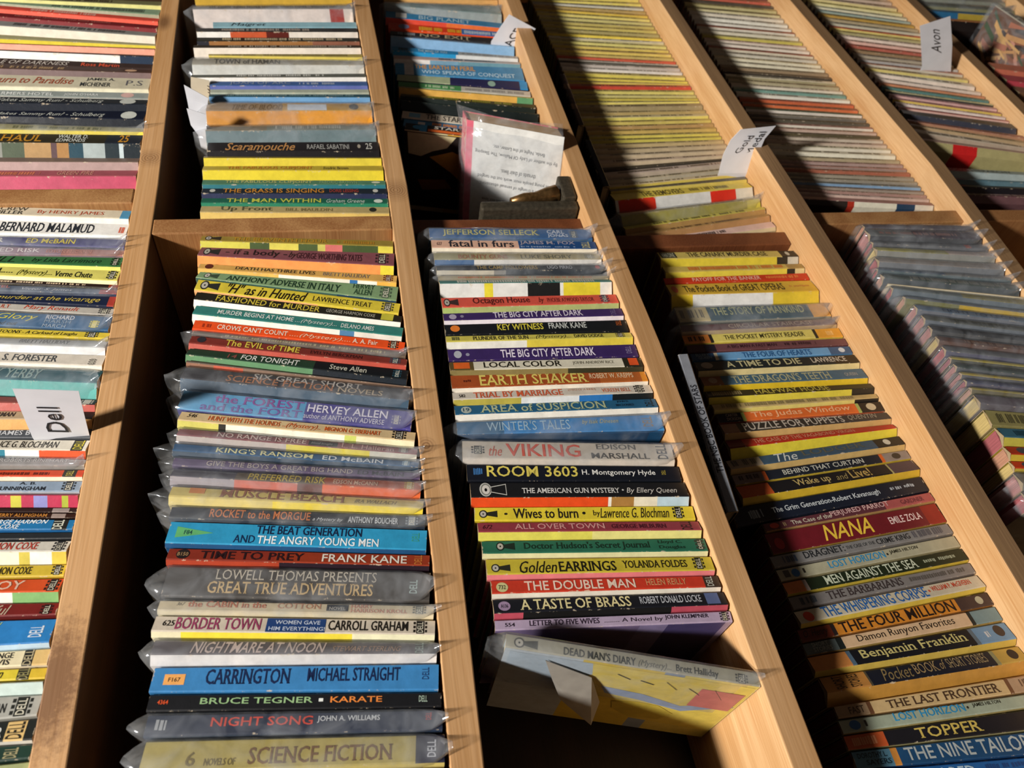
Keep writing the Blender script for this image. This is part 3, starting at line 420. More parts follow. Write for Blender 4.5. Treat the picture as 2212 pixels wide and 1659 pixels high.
ROW3F = '''
-10 -4 .3|c89458|d8a868||
3 11 .5|7c9494|98a4a4|w|
23 50 .58|2f80b0|dc4c38@.5 e07038||@box~.08~.17~.1~.9~dcdcd8~;@box~.1~.13~.2~.8~c04c40~;BIG PLANET~.27~.7~.2~.85~b8d8e8~b
47 70 .8|d8401c@.6 2c68a8|d84c1c||@disc~.08~.17~.15~.85~7c84a8~;@dash~.25~.6~.3~.9~e8b030~;@dash~.62~.9~.3~.9~c0d0e4~
66 85 .8|28282c|28282c||@dash~.06~.2~.2~.9~9098a0~;NO EXIT~.24~.66~.2~.95~b8a888~b
76 101 .12|7ca8cc|88b4dc||
99 123 .5|2884b8@.52 a8acac|2c98d0@.5 d8dcdc||@dash~.05~.12~.2~.8~1c2c38~;THE MIND OF YOU~.2~.43~.3~.9~b8dcec~b;@dash~.55~.98~.3~.8~8c8c88~
118 135 .45|c0a8a0@.5 b0acac|e8e4e0@.28 78a0b8@.5 6c98a8||@dash~.35~.8~.3~.8~3c5c70~
135 147 .97|2c88c0@.07 e0e0e0@.14 4c8cb8|2c80b8|b|THE EARTH IN PERIL~.15~.62~.1~.45~e8a430~b;WHO SPEAKS OF CONQUEST~.2~.93~.55~.9~c8e4f4~b
160 177 .9|a8b490@.4 282850@.94 2890d0|201830||@disc~.69~.75~.2~.9~98b8a8~
175 198 .9|4c8c54@.47 c0bcb0|b8b4a0||@dash~.2~.42~.3~.8~b8d0a8~;@dash~.5~.95~.3~.8~98948c~
187 211 .12|a89048|d8a850@.88 5c9468||
202 226 .4|34341c|16201c||@dash~.2~.85~.2~.8~98982c~
215 246 .1|1a2a28|101a1a||
228 262 .9|d8ccb8|2c5c70|Y=6|@box~.05~.13~.2~.8~80b8d0~;THE STAR WASPS~.17~.62~.15~.85~3c3834~b
246 281 .9|3c80b0@.2 4878a8|2c5c80|Y=6|@box~.1~.15~.2~.8~e0dcd8~;@dash~.2~.8~.1~.5~e08c38~
264 300 .97|1c1c1c@.1 2c88b8@.15 1c1c1c|c8bc90@.3 c89838@.45 2c2024@.7 a8622c@.8 c8bc94|k|@disc~.05~.13~.2~.8~3c90c0~;STAR WAYS~.2~.6~.1~.5~d8d0c0~b;@box~.16~.6~.6~.95~d8682c~
280 318 0|333333|333333|x|'''  # the near-black entry before the Star books paints the shade of a gap
ROW4N = '''
544 540 .5|d3be66@.88 24221c|ddc840@.84 2c2820@.92 c8c4b4||@box~.01~.12~.1~.9~2c3028~;VAN DINE~.02~.11~.2~.8~b8b89c~b;THE CANARY MURDER CASE~.2~.78~.15~.8~3c3420~b;@disc~.92~.95~.2~.8~c8c4b0~
575 568 .55|cdb45c@.88 a88c50|e0cc48@.87 24221c@.93 d8c890||@dash~.17~.85~.2~.8~d87430~
600 588 .95|c83c20|b83818||PAYOFF FOR THE BANKER~.19~.66~.2~.8~ecb8a0~b;@dash~.7~.93~.3~.7~e07c3c~
614 604 .5|d8b03c|e2c438@.14 e8e8e4@.68 dcc038||@disc~.02~.06~.2~.8~d05838~;The Pocket Book of GREAT OPERAS~.1~.78~.2~.8~3c3018~b;@dash~.82~.96~.4~.6~c8883c~
663 653 .9|c8b88c@.2 4c6470@.88 d8a458|8c8c80|w|@dash~.02~.17~.2~.8~6c6454~;THE STORY OF MANKIND~.23~.84~.1~.65~b8bc94~b
701 687 .7|6c4c4c@.25 7c6868|b8a078|w|CIRCULAR STAIRCASE~.3~.85~.2~.8~b8a898~b
724 707 .95|d8843c@.16 2c2820@.18 dccc6c@.82 2c2820@.84 e0a038|c8b448||@dash~.03~.13~.2~.8~4c3018~;THE POCKET MYSTERY READER~.25~.76~.25~.75~3c3820~b;@dash~.88~.96~.3~.8~f0c070~
744 729 .95|4c3038@.1 24202c@.17 6c4448|5c3838||A BIG MAN A FAST MAN~.24~.55~.3~.7~3c2028~b;@dash~.6~.8~.3~.7~3c2028~
763 746 .97|2c4c70@.14 d8ccb0@.16 6ca0cc@.86 3c5c80|4c84b0||ELLERY~.03~.11~.15~.45~8c9ca8~b;QUEEN~.04~.12~.5~.85~8c9ca8~b;THE FOUR OF HEARTS~.31~.74~.2~.9~1f5488~b;@disc~.92~.96~.2~.8~d0d8e0~
781 764 .65|1c2628@.85 2c2418|d8c890||@disc~.03~.1~.15~.8~9c9080~;A TIME TO DIE~.18~.64~.15~.8~ccc494~b;LAWRENCE~.71~.93~.2~.75~dcd0bc~b
813 794 .68|8c5c40@.12 48687c|dcbc2c||@disc~.04~.09~.2~.8~a89078~;THE DRAGON'S TEETH~.18~.78~.15~.9~b8b48c~b;QUEEN~.87~.95~.4~.75~a8a8a4~b
844 827 .5|34301c|dccc48@.86 24221c||@dash~.03~.2~.2~.8~98885c~;HALFWAY HOUSE~.28~.73~.1~.9~c8b850~b
872 849 .65|c0a870|dccc74@.85 181818||@dash~.05~.85~.2~.8~8c7c54~
893 865 .95|101828@.14 98a050@.16 dc6c30@.84 a8b060@.86 28201c|a8583c||CARTER~.05~.12~.15~.45~a89888~b;DICKSON~.05~.13~.55~.85~a89888~b;The Judas Window~.2~.8~.15~.85~f0b484~b;@disc~.9~.96~.15~.85~c8b898~
915 889 .6|98705c@.09 34302c@.6 3c3838|c8a468||PUZZLE FOR PUPPETS~.12~.72~.1~.9~c8bcac~b;QUENTIN~.75~.93~.1~.8~b0a490~i
950 915 .42|6c1418@.09 b83020|dccc40||THE CASE OF THE VAGABOND VIRGIN~.15~.75~.25~.75~dc9070~b
994 939 .65|a0907c@.18 3c5468@.84 20201e|c8aa6c||@dash~.02~.15~.15~.8~5c5450~;The~.26~.38~.1~.95~d8dcd8~i;LODGER~.41~.78~.1~.7~5c5c50~b;@disc~.89~.93~.2~.8~c8c4b4~
1025 969 .93|80706c@.16 c85c28@.18 1c222c@.83 d06428@.85 8c8078|c4ac3c||@dash~.03~.14~.2~.7~3c3030~;BEHIND THAT CURTAIN~.27~.73~.25~.75~c4c4b8~b;@disc~.9~.95~.2~.85~3c342c~
1050 991 .62|b85024@.17 14161c@.84 a8a068@.85 4c3c44|ccac30||Wake up~.3~.5~.2~.9~c8b070~b;and~.53~.6~.3~.8~a89460~i;Live!~.61~.73~.1~.85~c8a860~b
1092 1028 .95|151d2c|121826|h=176|@dash~.06~.14~.3~.8~8c98a0~;The Grim Generation-Robert Kavanaugh~.19~.75~.35~.75~ccd4d8~b;@dash~.81~.94~.35~.6~a8b0b8~
1130 1059 .85|5c3038@.7 a85454|b08c58||@disc~.03~.08~.2~.85~d04c40~;@dash~.09~.12~.3~.8~a88c68~;The Case of the~.15~.38~.3~.8~ccc4b0~b;PERJURED PARROT~.38~.73~.1~.85~dcb4b0~b;GARDNER~.8~.94~.3~.8~70303c~b
1152 1083 .97|6c1a24@.9 8c241e|a8883c||@disc~.03~.08~.3~.85~a82c30~;NANA~.3~.58~.1~.85~e8c444~bi;EMILE ZOLA~.69~.88~.3~.65~ecd0cc~b
1201 1127 .9|807f7e|706c68||@dash~.06~.13~.2~.8~3c4c64~;DRAGNET:~.17~.39~.15~.75~24282c~b;THE CASE OF THE~.4~.56~.35~.65~34383c~;CRIME KING~.57~.76~.25~.75~24282c~b;@dash~.78~.95~.15~.8~54545c~
1230 1154 .93|a8a58c|98906c||@box~.03~.06~.2~.8~4c4c48~;@disc~.07~.11~.2~.9~2c68a0~;1~.13~.14~.3~.7~2c2820~b;LOST HORIZON~.27~.58~.15~.75~3090c4~b;@disc~.59~.6~.4~.6~2c2820~;JAMES HILTON~.61~.77~.25~.6~2c2c20~b
1258 1183 .85|d07c44@.1 9c8c84@.12 1c2818|c8b040||MEN AGAINST THE SEA~.21~.72~.1~.85~c8d0b8~b;@dash~.76~.94~.35~.65~9ca48c~
1289 1214 .93|7c7876|6c6460||@dash~.05~.13~.2~.8~34404c~;THE BARBARIANS~.19~.6~.15~.8~3c3434~b;@dash~.64~.95~.3~.7~54504c~
1320 1241 .72|c8bfa8|d2b848||@disc~.03~.08~.2~.95~c83c24~;THE WHISPERING CORPSE~.13~.69~.08~.9~2464ac~b;@disc~.7~.71~.4~.6~c85030~;WILLIAM P. McGIVERN~.72~.94~.2~.6~c84a34~b
1360 1278 .95|6c2c1c@.16 2c2424@.18 c8802c@.82 3c2c2c|98642c||O. Henry~.02~.14~.15~.9~2c1814~i;THE FOUR MILLION~.2~.8~.08~.92~241814~b;@disc~.92~.96~.2~.8~a8a48c~
1390 1308 .93|5c6868@.16 1c2424@.19 d0b08c@.84 1c2424@.86 70888c|a88c4c||SHORT~.04~.12~.1~.45~98a098~b;STORIES~.04~.13~.5~.85~98a098~b;Damon Runyon Favorites~.26~.76~.15~.85~2c241c~
1419 1341 .72|c88446@.18 50687c@.2 10151d@.8 5c6c78@.82 6c90b0|ccb050||Benjamin Franklin~.24~.77~.15~.85~ccc07c~b;@dash~.87~.89~.3~.7~c8ccd0~;@disc~.92~.97~.1~.75~3c302c~
1463 1395 .55|b88040@.21 504838@.22 141a28@.84 8c8860@.86 b89848|bc8a3c||SHORT~.05~.1~.1~.9~34281c~br;STORIES~.12~.17~.1~.9~34281c~br;Pocket~.28~.43~.1~.85~8c7850~i;BOOK~.44~.56~.1~.75~a08860~;of~.57~.6~.1~.7~a08860~i;SHORT STORIES~.61~.81~.1~.7~a08c68~;@disc~.92~.97~.15~.8~241c1c~
1525 1457 .95|a88c6c@.15 6c4830@.17 c8ac7c@.84 6c4830@.86 a88c70|8c6c44||FAST~.06~.13~.25~.8~3c2c20~;THE LAST FRONTIER~.24~.8~.2~.8~4c3828~b;@dash~.91~.95~.2~.7~5c4838~
1555 1498 .93|a0aa96|a89860||@disc~.04~.09~.15~.85~2c649c~;1~.11~.12~.25~.7~2c2820~b;LOST HORIZON~.25~.59~.05~.65~2c90c4~b;@disc~.6~.61~.3~.5~2c2820~;JAMES HILTON~.63~.77~.15~.5~2c2c20~b
1589 1532 .95|c85c30@.18 1a1a20|9c9468||@dash~.03~.14~.2~.8~dc9064~;TOPPER~.32~.63~.15~.8~ccb45c~b
1623 1580 .95|5c8ca4@.17 d08c40@.2 1c4870|18406c||DOROTHY L.~.02~.15~.15~.45~14303c~b;SAYERS~.05~.16~.55~.85~14303c~b;THE NINE TAILORS~.23~.84~.1~.8~b0b8b8~b
1664 1634 .95|2460a0|2058a0||IN RED~.3~.5~.2~.8~b8d0e0~b;@dash~.55~.9~.2~.5~20447c~
1710 1680 .95|2c3c4c|2c3c4c||
1760 1730 0|333333|333333|x|'''
ROW5N = '''
483 487 .8|5c565c|6a6468|w|
494 499 .6|6c7070@.4 4c4450|4a4c50|w|@dash~.1~.8~.3~.7~a07870~
519 528 .5|606468@.8 a05040@.85 50545c|6a6c70|w|
532 543 .4|b0a84c@.3 a09a58@.6 b8a8a0|989890|w|
553 573 .5|9c948c|7c8084|w|
577 594 .5|4c5c6c@.5 6c6c68|5c6c70|w|
589 610 .5|3c4c44|4c5458|w|@dash~.2~.9~.2~.8~8c8c80~
611 640 .5|c8b898|dcd4bc|w|
616 658 .5|6c7878@.5 8c8448|68747c|w|
637 672 .4|687078|7c7c4c@.4 c8a830|w|
656 694 .6|5c7084|6c7078|w|EIGHT TO LEGAL~.2~.8~.2~.8~2c405c~b
678 716 .6|585c54|687078|w|@dash~.2~.9~.2~.8~3c4038~
701 738 .6|2c3034|484848|w|
725 758 .6|5c3c30|64483c|w|@dash~.2~.9~.2~.8~8c6c58~
747 778 .6|686c70|5c5c70|w|
770 796 .5|bcac48|4c4c40|w|
785 812 .6|3c4c48|585c60|w|
803 830 .5|b8a444|5c5c60|w|
818 843 .6|50546c|5c5868|w|
835 860 .4|b0a040|6c6444|w|
851 873 .7|686068|5c5458|w|
884 901 .95|8c8454|847c4c||@dash~.05~.9~.2~.8~4c4830~
923 937 .55|3c6c80|c0b44c||@dash~.1~.8~.2~.8~1c4454~
962 975 .6|b83820|ccb03c||@disc~.06~.15~.15~.9~4c4c54~;@dash~.2~.8~.3~.8~d8842c~
994 1005 .7|c84020|b8a040||@disc~.06~.15~.15~.9~4c4c54~
1019 1035 .7|7c6c50|8c8474|w|
1060 1075 .7|6c5c68|8c8474|w|
1100 1118 0|5c3c3c|6c4c4c|x|'''
# far bays: thin spines, only yL yR spine cover
ROW4F = '''-12 -6 c8b850 e0cc58;-4 5 b8a848 e8d860;2 14 7c8078 c8c8bc;8 24 b09040 a88c50;15 32 a8842c d8b838;22 40 a89c48 e0d068;31 48 b0a868 c8c070;40 56 8c8448 b8a850;50 64 b09c44 c8b858;58 73 98904c a09458;66 82 a8942c f0d440;76 90 c8c8b8 c4bc8c;84 98 b8b45c d8d070;92 107 b09c50 d8c050;101 115 a8883c e0c458;112 124 b8a040 c0a858;118 133 c83c24 c83c24;124 140 b8b0ac 30302c;134 147 c8c0c0 b8b0ac;142 155 d8d4d4 e4e0dc;151 163 b8a850 e0d050;163 174 a89438 e0cc44;172 181 a88c48 d8c04c;180 184 b82818 d03020;192 194 b0a448 dcd068;202 204 a49c5c c8c070;210 211 a8982c c8b840;217 217 98904c f0e068;226 222 8c7c54 988860;240 236 a08c54 b09858;250 244 c0b480 e0d460;261 255 b8a444 d0c058;271 264 a88444 b0884c;281 273 b0903c c8a850;291 283 988c38 dccc4c;300 292 a09434 d0c448;310 300 a89464 c0a874;321 309 b09c7c c0ac88;333 319 a89880 c8b494;345 330 c0a894 d0bc9c;362 339 181410 1c1814;372 344 b09c98 b8a898;388 357 a89c80 b0a894;399 368 c8b48c e0c84c;409 378 3c382c d8c450'''  # the near-black entry late in the run stands in for a shaded gap
ROW4F2 = '''
418 391 .35|d8c450|dcd8cc@.02 d83420@.28 dcdcd8@.68 d83020@.87 dcd8c8||THE REMOVERS~.2~.5~.1~.9~4c4424~b;@dash~.55~.85~.2~.7~6c6030~
459 422 .2|b0a468|a8a048@.9 c8c050|w|@dash~.2~.9~.2~.8~6c6434~
489 443 .35|c4b854|b08c54||@dash~.2~.85~.2~.8~4c4828~
505 459 .3|a88450|b88c5c||@dash~.3~.8~.2~.8~5c4028~
522 477 .7|d8b8ac|d8c8a0||@dash~.4~.65~.3~.8~3c3030~
538 496 0|d8b8ac|d8c8a0|x|'''
ROW5F = '''-22 -6 8c3028 5c2420;-14 4 a83828 c04838;-5 14 28201c 2c2420;3 22 a89c60 b8b078;12 32 6c6438 d0c898;21 41 c8c4b8 e0d8c8;30 52 d8d8d0 e8e8e0;41 63 c4c0b8 e4e4dc;50 71 842c20 d8d4c8;60 80 d8d4c0 dcd8c4;70 90 a8a058 c4b848;80 100 c8a8a0 d8ccc0;88 109 d4c8c0 e4dcd0;96 119 7c2824 d0c8b4;107 128 a8a498 c8c4b8;117 138 c8bc98 dcd8c0;127 148 c8c4b0 e4e0c8;138 157 6c604c 8c7458;149 166 3c3024 1c1814;158 176 e0dcc4 98906c;168 185 8c8060 a8a080;177 195 c8bcac e0d8c8;187 203 4c8480 60948c;195 213 d8d8d0 e8e8e0;207 223 9c3020 c85028;218 233 7c2c1c d45c2c;228 244 2c4438 e0d8d0;240 254 6c6860 54504c;250 264 28241e 3c3830;261 273 8c5c5c dcd8cc;270 283 a88074 c0a498;280 292 2c2418 38301c;290 300 b0a090 c8bcac;299 309 a89088 c8b4a4;308 319 c8c4ac e4e0d0;320 330 dcd8c4 ecead8;333 344 988c6c a89878;343 353 8c6868 a08484;352 362 98605c 8c7470;360 371 984434 a04c38;370 381 80766c 8c8478;379 391 787468 807c74;388 400 4c6070 6c98c8;397 411 5c4c4c 8c8078;405 420 98706c 98706c;413 428 b09494 c8a8a0'''
ROW6F = '''-34 -24 c0b098 d0c0a0;-22 -10 c8a898 c8b0a0;-14 4 b8a08c c8b0a0;-6 16 a89080 dccc88;4 30 d8cc70 e4dca0;14 40 a8b098 dcd8bc;22 49 688890 90a8a0;30 56 8c6c20 b88c30;39 65 a0906c a89878;48 73 98988c c8c4b0;58 82 c83820 d8c468;67 92 a89c58 a8a06c;76 100 e0ccc0 ecd8cc;86 111 d8a49c e8b4a8;96 121 a83830 b04c40;106 130 7c5c3c 8c6c4c;116 139 8c8078 a89c88;126 148 a89890 a8a8ac;135 157 a86858 c8c0b0;144 168 b8a068 dccc70;154 180 d8d0c4 ecdcd0;166 197 e8d8d0 dccac0;176 207 b06444 c87850;184 214 2c6058 346c70;192 223 c8c890 18181c;201 231 b07888 d0a0a0;209 240 984c58 d8b84c;218 249 e0c8c8 e8d8d4;227 257 903038 d8a8a0;236 264 101828 141c34;256 288 8c4840 a06c50;266 300 98805c a88c68;276 312 c8bcac a89484'''

ROW5F2 = '''
421 437 .5|98706c|2c2420@.35 a83020@.4 dcd8c4@.72 24405c@.86 d8d0c0||
437 452 0|98706c|98706c|x|'''
ROW6F2 = '''
296 326 .3|a88c80|a8a070@.25 c02020@.45 a8a070||
318 344 0|98706c|98706c|x|'''
ROW6N = '''
362 374 .35|8c9c9c|a8b8b8||A GOD'S HIERARCHY~.1~.7~.2~.8~2c3438~b
384 394 .3|4c7484|5c7c88||
398 405 .3|14141c|14141c||
416 420 .3|4c3038|6c4c50||@dash~.1~.9~.2~.8~a08c8c~
434 436 0|98706c|98706c|x|'''
ROW7F = '''
-60 -50 .5|8c8878|98a090|w|
-36 -24 .5|98704c|a88858||
-14 -2 .6|8c8c80|989c8c|w|
4 18 .6|6c7464|8c8c60|w|
20 32 .3|2c6890|2c6c98@.3 b8a040||
38 50 .3|b87848|1c1412||
54 66 0|98706c|98706c|x|'''  # last book's near-black cover: shade of the gap beside it, put into colour
ROW7N = '''
136 158 .6|b86850|c87058||
160 184 .6|a83844|b84450||
184 206 .6|7c5840|6c4c34||
210 232 0|98706c|98706c|x|'''
# ------------------------------------------------------------------ lettering
TXT = {}          # (string, style) -> text mesh as (verts, faces, bounds); filled in one go
WANT = []         # lettering still to be laid on its spine
def want_text(key): TXT.setdefault(key, None)
def make_texts():
    tmp = []
    for (s, st) in TXT:
        cu = bpy.data.curves.new('t', 'FONT'); cu.body = s; cu.resolution_u = 2; cu.size = 1.0
        if 'b' in st: cu.offset = 0.011
        if 'i' in st: cu.shear = 0.35
        o = bpy.data.objects.new('t', cu); COL.objects.link(o); tmp.append(((s, st), o, cu))
    bpy.context.view_layer.update()
    dg = bpy.context.evaluated_depsgraph_get()
    for key, o, cu in tmp:
        me = bpy.data.meshes.new_from_object(o.evaluated_get(dg))
        vs = [(v.co.x, v.co.y) for v in me.vertices]; fs = [tuple(p.vertices) for p in me.polygons]
        if key[0] in SERIF and 'i' not in key[1]: vs, fs = add_serifs(vs, fs)
        if vs:
            xs = [v[0] for v in vs]; ys = [v[1] for v in vs]
            TXT[key] = (vs, fs, (min(xs), max(xs), min(ys), max(ys)))
        bpy.data.meshes.remove(me)
    for key, o, cu in tmp:
        bpy.data.objects.remove(o); bpy.data.curves.remove(cu)
SERIF = ('GREAT TRUE ADVENTURES', 'LOWELL THOMAS PRESENTS', 'SCIENCE FICTION', 'AREA of SUSPICION', 'YOLANDA FOLDES', 'EARRINGS', 'A TASTE OF BRASS', "Doctor Hudson's Secret Journal",
    'Benjamin Franklin', 'Damon Runyon Favorites', 'THE LAST FRONTIER', 'MEN AGAINST THE SEA', 'THE BARBARIANS', 'DRAGNET:', 'Up Front', 'ANTHONY ADVERSE IN ITALY', 'the FOREST', 'and the FORT', 'CARRINGTON',
    'MUSCLE BEACH', 'NANA', 'SHORT STORIES', 'BOOK', 'Wake up', 'Live!', 'THE AMERICAN GUN MYSTERY', 'TRIAL BY MARRIAGE', 'JEFFERSON SELLECK', 'EARTH SHAKER', 'WINTER\'S TALES', 'the CABIN in the', 'COTTON', 'LODGER', "THE DRAGON'S TEETH",
    '"H" as in Hunted', 'BERNARD MALAMUD', 'FRANK YERBY', 'TOPPER', 'HAUL', 'Return to Paradise')
def add_serifs(vs, fs):
    n_ = len(vs); cnt = {}
    for f in fs:
        for a, b in zip(f, f[1:] + f[:1]): k = (min(a, b), max(a, b)); cnt[k] = cnt.get(k, 0) + 1
    ext = []
    for (a, b), c in cnt.items():
        if c == 1 and abs(vs[a][1] - vs[b][1]) < .004 and .04 < abs(vs[a][0] - vs[b][0]) < .2: ext.append((min(vs[a][0], vs[b][0]), max(vs[a][0], vs[b][0]), (vs[a][1] + vs[b][1]) / 2))
    if not ext: return vs, fs
    ys = [y for _, _, y in ext]; lo = min(ys); vs, fs = list(vs), list(fs)
    for x0, x1, y in ext:
        near_lo = abs(y - lo) < .03; near_hi = y - lo > .42 and (abs(y - max(ys)) < .03)
        if not (near_lo or near_hi): continue
        y0, y1 = (y, y + .055) if near_lo else (y - .055, y); k = len(vs)
        vs += [(x0 - .055, y0), (x1 + .055, y0), (x1 + .055, y1), (x0 - .055, y1)]; fs.append((k, k + 1, k + 2, k + 3))
    return vs, fs
def rect(u0, u1, v0, v1): return [(u0, v0), (u1, v0), (u1, v1), (u0, v1)]
def disc(u0, u1, v0, v1, n=18):
    return [((u0 + u1) / 2 + math.cos(6.2832 * i / n) * (u1 - u0) / 2, (v0 + v1) / 2 + math.sin(6.2832 * i / n) * (v1 - v0) / 2) for i in range(n)]
def text_polys(s, st, u0, u1, v0, v1):
    t = TXT.get((s, st.replace('r', '')))
    if not t: return []
    vs, fs, (xa, xb, ya, yb) = t
    out = []
    for x, y in vs:
        p, q = (x - xa) / max(1e-6, xb - xa), (y - ya) / max(1e-6, yb - ya)
        out.append((u1 - q * (u1 - u0), v1 - p * (v1 - v0)) if 'r' in st else (u0 + p * (u1 - u0), v1 - q * (v1 - v0)))
    return [(out, fs)]
def ink_shapes(it, rnd):
    """one item of a spine's print as [(name, layer, hex, points, faces)]"""
    s, u0, u1, v0, v1, h, st = it
    P = lambda pts, name='emblem', lay=0, hx=None: (name, lay, hx or h, pts, [tuple(range(len(pts)))])
    if s == '@box': return [P(rect(u0, u1, v0, v1), 'colour_panel')]
    if s == '@disc': return [P(disc(u0, u1, v0, v1))]
    if s == '@tri': return [P([(u0, v0), (u1, (v0 + v1) / 2), (u0, v1)])]
    if s == '@label':
        return [P(rect(u0, u1, v0, min(v1, 1.0)), 'price_sticker')]
    if s == '@dash':
        pts, fs, u = [], [], u0
        while u < u1:
            w = rnd.uniform(.006, .016)
            if rnd.random() > 0.16:
                k = len(pts); pts += rect(u, min(u1, u + w * 0.72), v0 + rnd.random() * .06, v1 - rnd.random() * .06); fs.append((k, k + 1, k + 2, k + 3))
            u += w
        return [('small_lettering', 0, h, pts, fs)]
    if s in ('@eye', '@eyebig'):
        d = (u1 - u0) * .45; w = (v1 - v0)
        o = [P(disc(u0, u0 + d, v0, v1)), P([(u0 + d * .9, v0 + w * .3), (u1, v0 + w * .08), (u1, v1 - w * .08), (u0 + d * .9, v1 - w * .3)], 'keyhole')]
        if s == '@eye':
            o.append(P(disc(u0 + d * .14, u0 + d * .86, v0 + w * .14, v1 - w * .14), 'emblem', 1, 'b8b4a8'))
            o.append(P(disc(u0 + d * .4, u0 + d * .6, v0 + w * .4, v1 - w * .4), 'emblem', 2, '24241f'))
        else:
            o.append(P([(u0 + d * .97, v0 + w * .34), (u1 - .003, v0 + w * .14), (u1 - .003, v1 - w * .14), (u0 + d * .97, v1 - w * .34)], 'keyhole', 1, '1a1b1e'))
            o.append(P(disc(u0 + d * .08, u0 + d * .92, v0 + w * .06, v1 - w * .06), 'emblem', 1, '8c8c84'))
            o.append(P(disc(u0 + d * .2, u0 + d * .85, v0 + w * .16, v1 - w * .16), 'emblem', 2, 'e4e0d8'))
            o.append(P(disc(u0 + d * .4, u0 + d * .62, v0 + w * .4, v1 - w * .35), 'emblem', 3, '101010'))
        return o
    if s == '@dell':      # the publisher's dark plate, name across it, frayed bars either side
        w = u1 - u0; o = [P(rect(u0 + w * .22, u1 - w * .2, v0, v1))]
        pts, fs = [], []
        for a, b in ((u0, u0 + w * .16), (u1 - w * .14, u1)):
            for i in range(3):
                k = len(pts); va = v0 + (v1 - v0) * (.08 + i * .31); pts += rect(a, b, va, va + (v1 - v0) * .2); fs.append((k, k + 1, k + 2, k + 3))
        o.append(('emblem', 0, h, pts, fs))
        for vs, f2 in text_polys('DELL', 'b', 0, 1, 0, 1) and text_polys('DELL', 'br', u0 + w * .3, u1 - w * .28, v0 + (v1 - v0) * .08, v1 - (v1 - v0) * .08):
            o.append(('publisher_name', 1, 'd8d4c0', vs, f2))
        return o
    if s in ('@dellr', '@dellv'):
        return [('publisher_name', 0, h, vs, f2) for vs, f2 in text_polys('DELL', 'br' if s == '@dellr' else 'br', u0, u1, v0, v1)]
    nm = 'title' if st.find('b') >= 0 or (u1 - u0) > .3 else 'small_lettering'
    return [(nm, 2, h, vs, f2) for vs, f2 in text_polys(s, st, u0, u1, v0, v1)]

# ------------------------------------------------------------------ words for the labels
def colour_word(h):
    import colorsys
    r, g, b = (int(h[i:i + 2], 16) / 255 for i in (0, 2, 4)); H, L, Sx = colorsys.rgb_to_hls(r, g, b); H *= 360
    if Sx < .13 or max(r, g, b) < .12:
        return 'black' if L < .2 else 'dark grey' if L < .38 else 'grey' if L < .62 else 'off-white'
    if L > .8 and Sx < .6: return 'cream'
    if L < .15: return 'black' if Sx < .5 else 'near-black'
    if 18 <= H < 48 and Sx < .55: return 'dark brown' if L < .25 else 'brown' if L < .48 else 'tan' if L < .66 else 'cream'
    w = ('red' if H < 14 or H >= 345 else 'orange' if H < 38 else 'yellow' if H < 66 else 'green' if H < 160 else 'teal' if H < 192 else 'blue' if H < 245 else 'purple' if H < 300 else 'pink')
    if w == 'yellow' and L < .5 and Sx < .55: w = 'olive'
    return ('dark ' if L < .27 else 'pale ' if L > .68 else '') + w
ONES = 'zero first second third fourth fifth sixth seventh eighth ninth tenth eleventh twelfth thirteenth fourteenth fifteenth sixteenth seventeenth eighteenth nineteenth'.split()
TENS = {20: 'twenty', 30: 'thirty', 40: 'forty', 50: 'fifty', 60: 'sixty'}
def ordinal(n):
    if n < 20: return ONES[n]
    t, o = n // 10 * 10, n % 10
    return TENS[t][:-1] + 'ieth' if o == 0 else TENS[t] + '-' + ONES[o]

# ------------------------------------------------------------------ the paperback
def segs(txt):
    out = []; a = 0.0
    for w in txt.split():
        h, _, e = w.partition('@'); e = float(e) if e else 1.0
        out.append((a, e, h)); a = e
    return out
def seg_col(sg, u):
    for a, b, h in sg:
        if u <= b: return hexc(h)
    return hexc(sg[-1][2])
class Book:
    """corner lines in the plane of the spines: tn/hn the tail and head of the near edge, tf/hf of the far edge, all (X, Z)"""
    def __init__(s, tn, hn, tf, hf, Y0, dl, depth=108.0):
        s.tn, s.hn, s.tf, s.hf = map(Vector, (tn, hn, tf, hf)); s.Y0, s.dl, s.D = Y0, dl, depth; s.sv = 1.0; s.cy = 1.6 - dl
    def P(s, u, a, y):
        """u 0 head .. 1 tail, a 0 near .. 1 far, y depth behind the far edge's plane"""
        n = s.hn.lerp(s.tn, u); f = s.hf.lerp(s.tf, u); q = n.lerp(f, a)
        return (q.x, s.Y0 + y, q.y)
    def spine(s, u, v, off=0.0):
        a = 1 - v * s.sv; return s.P(u, a, -s.dl * v - off)
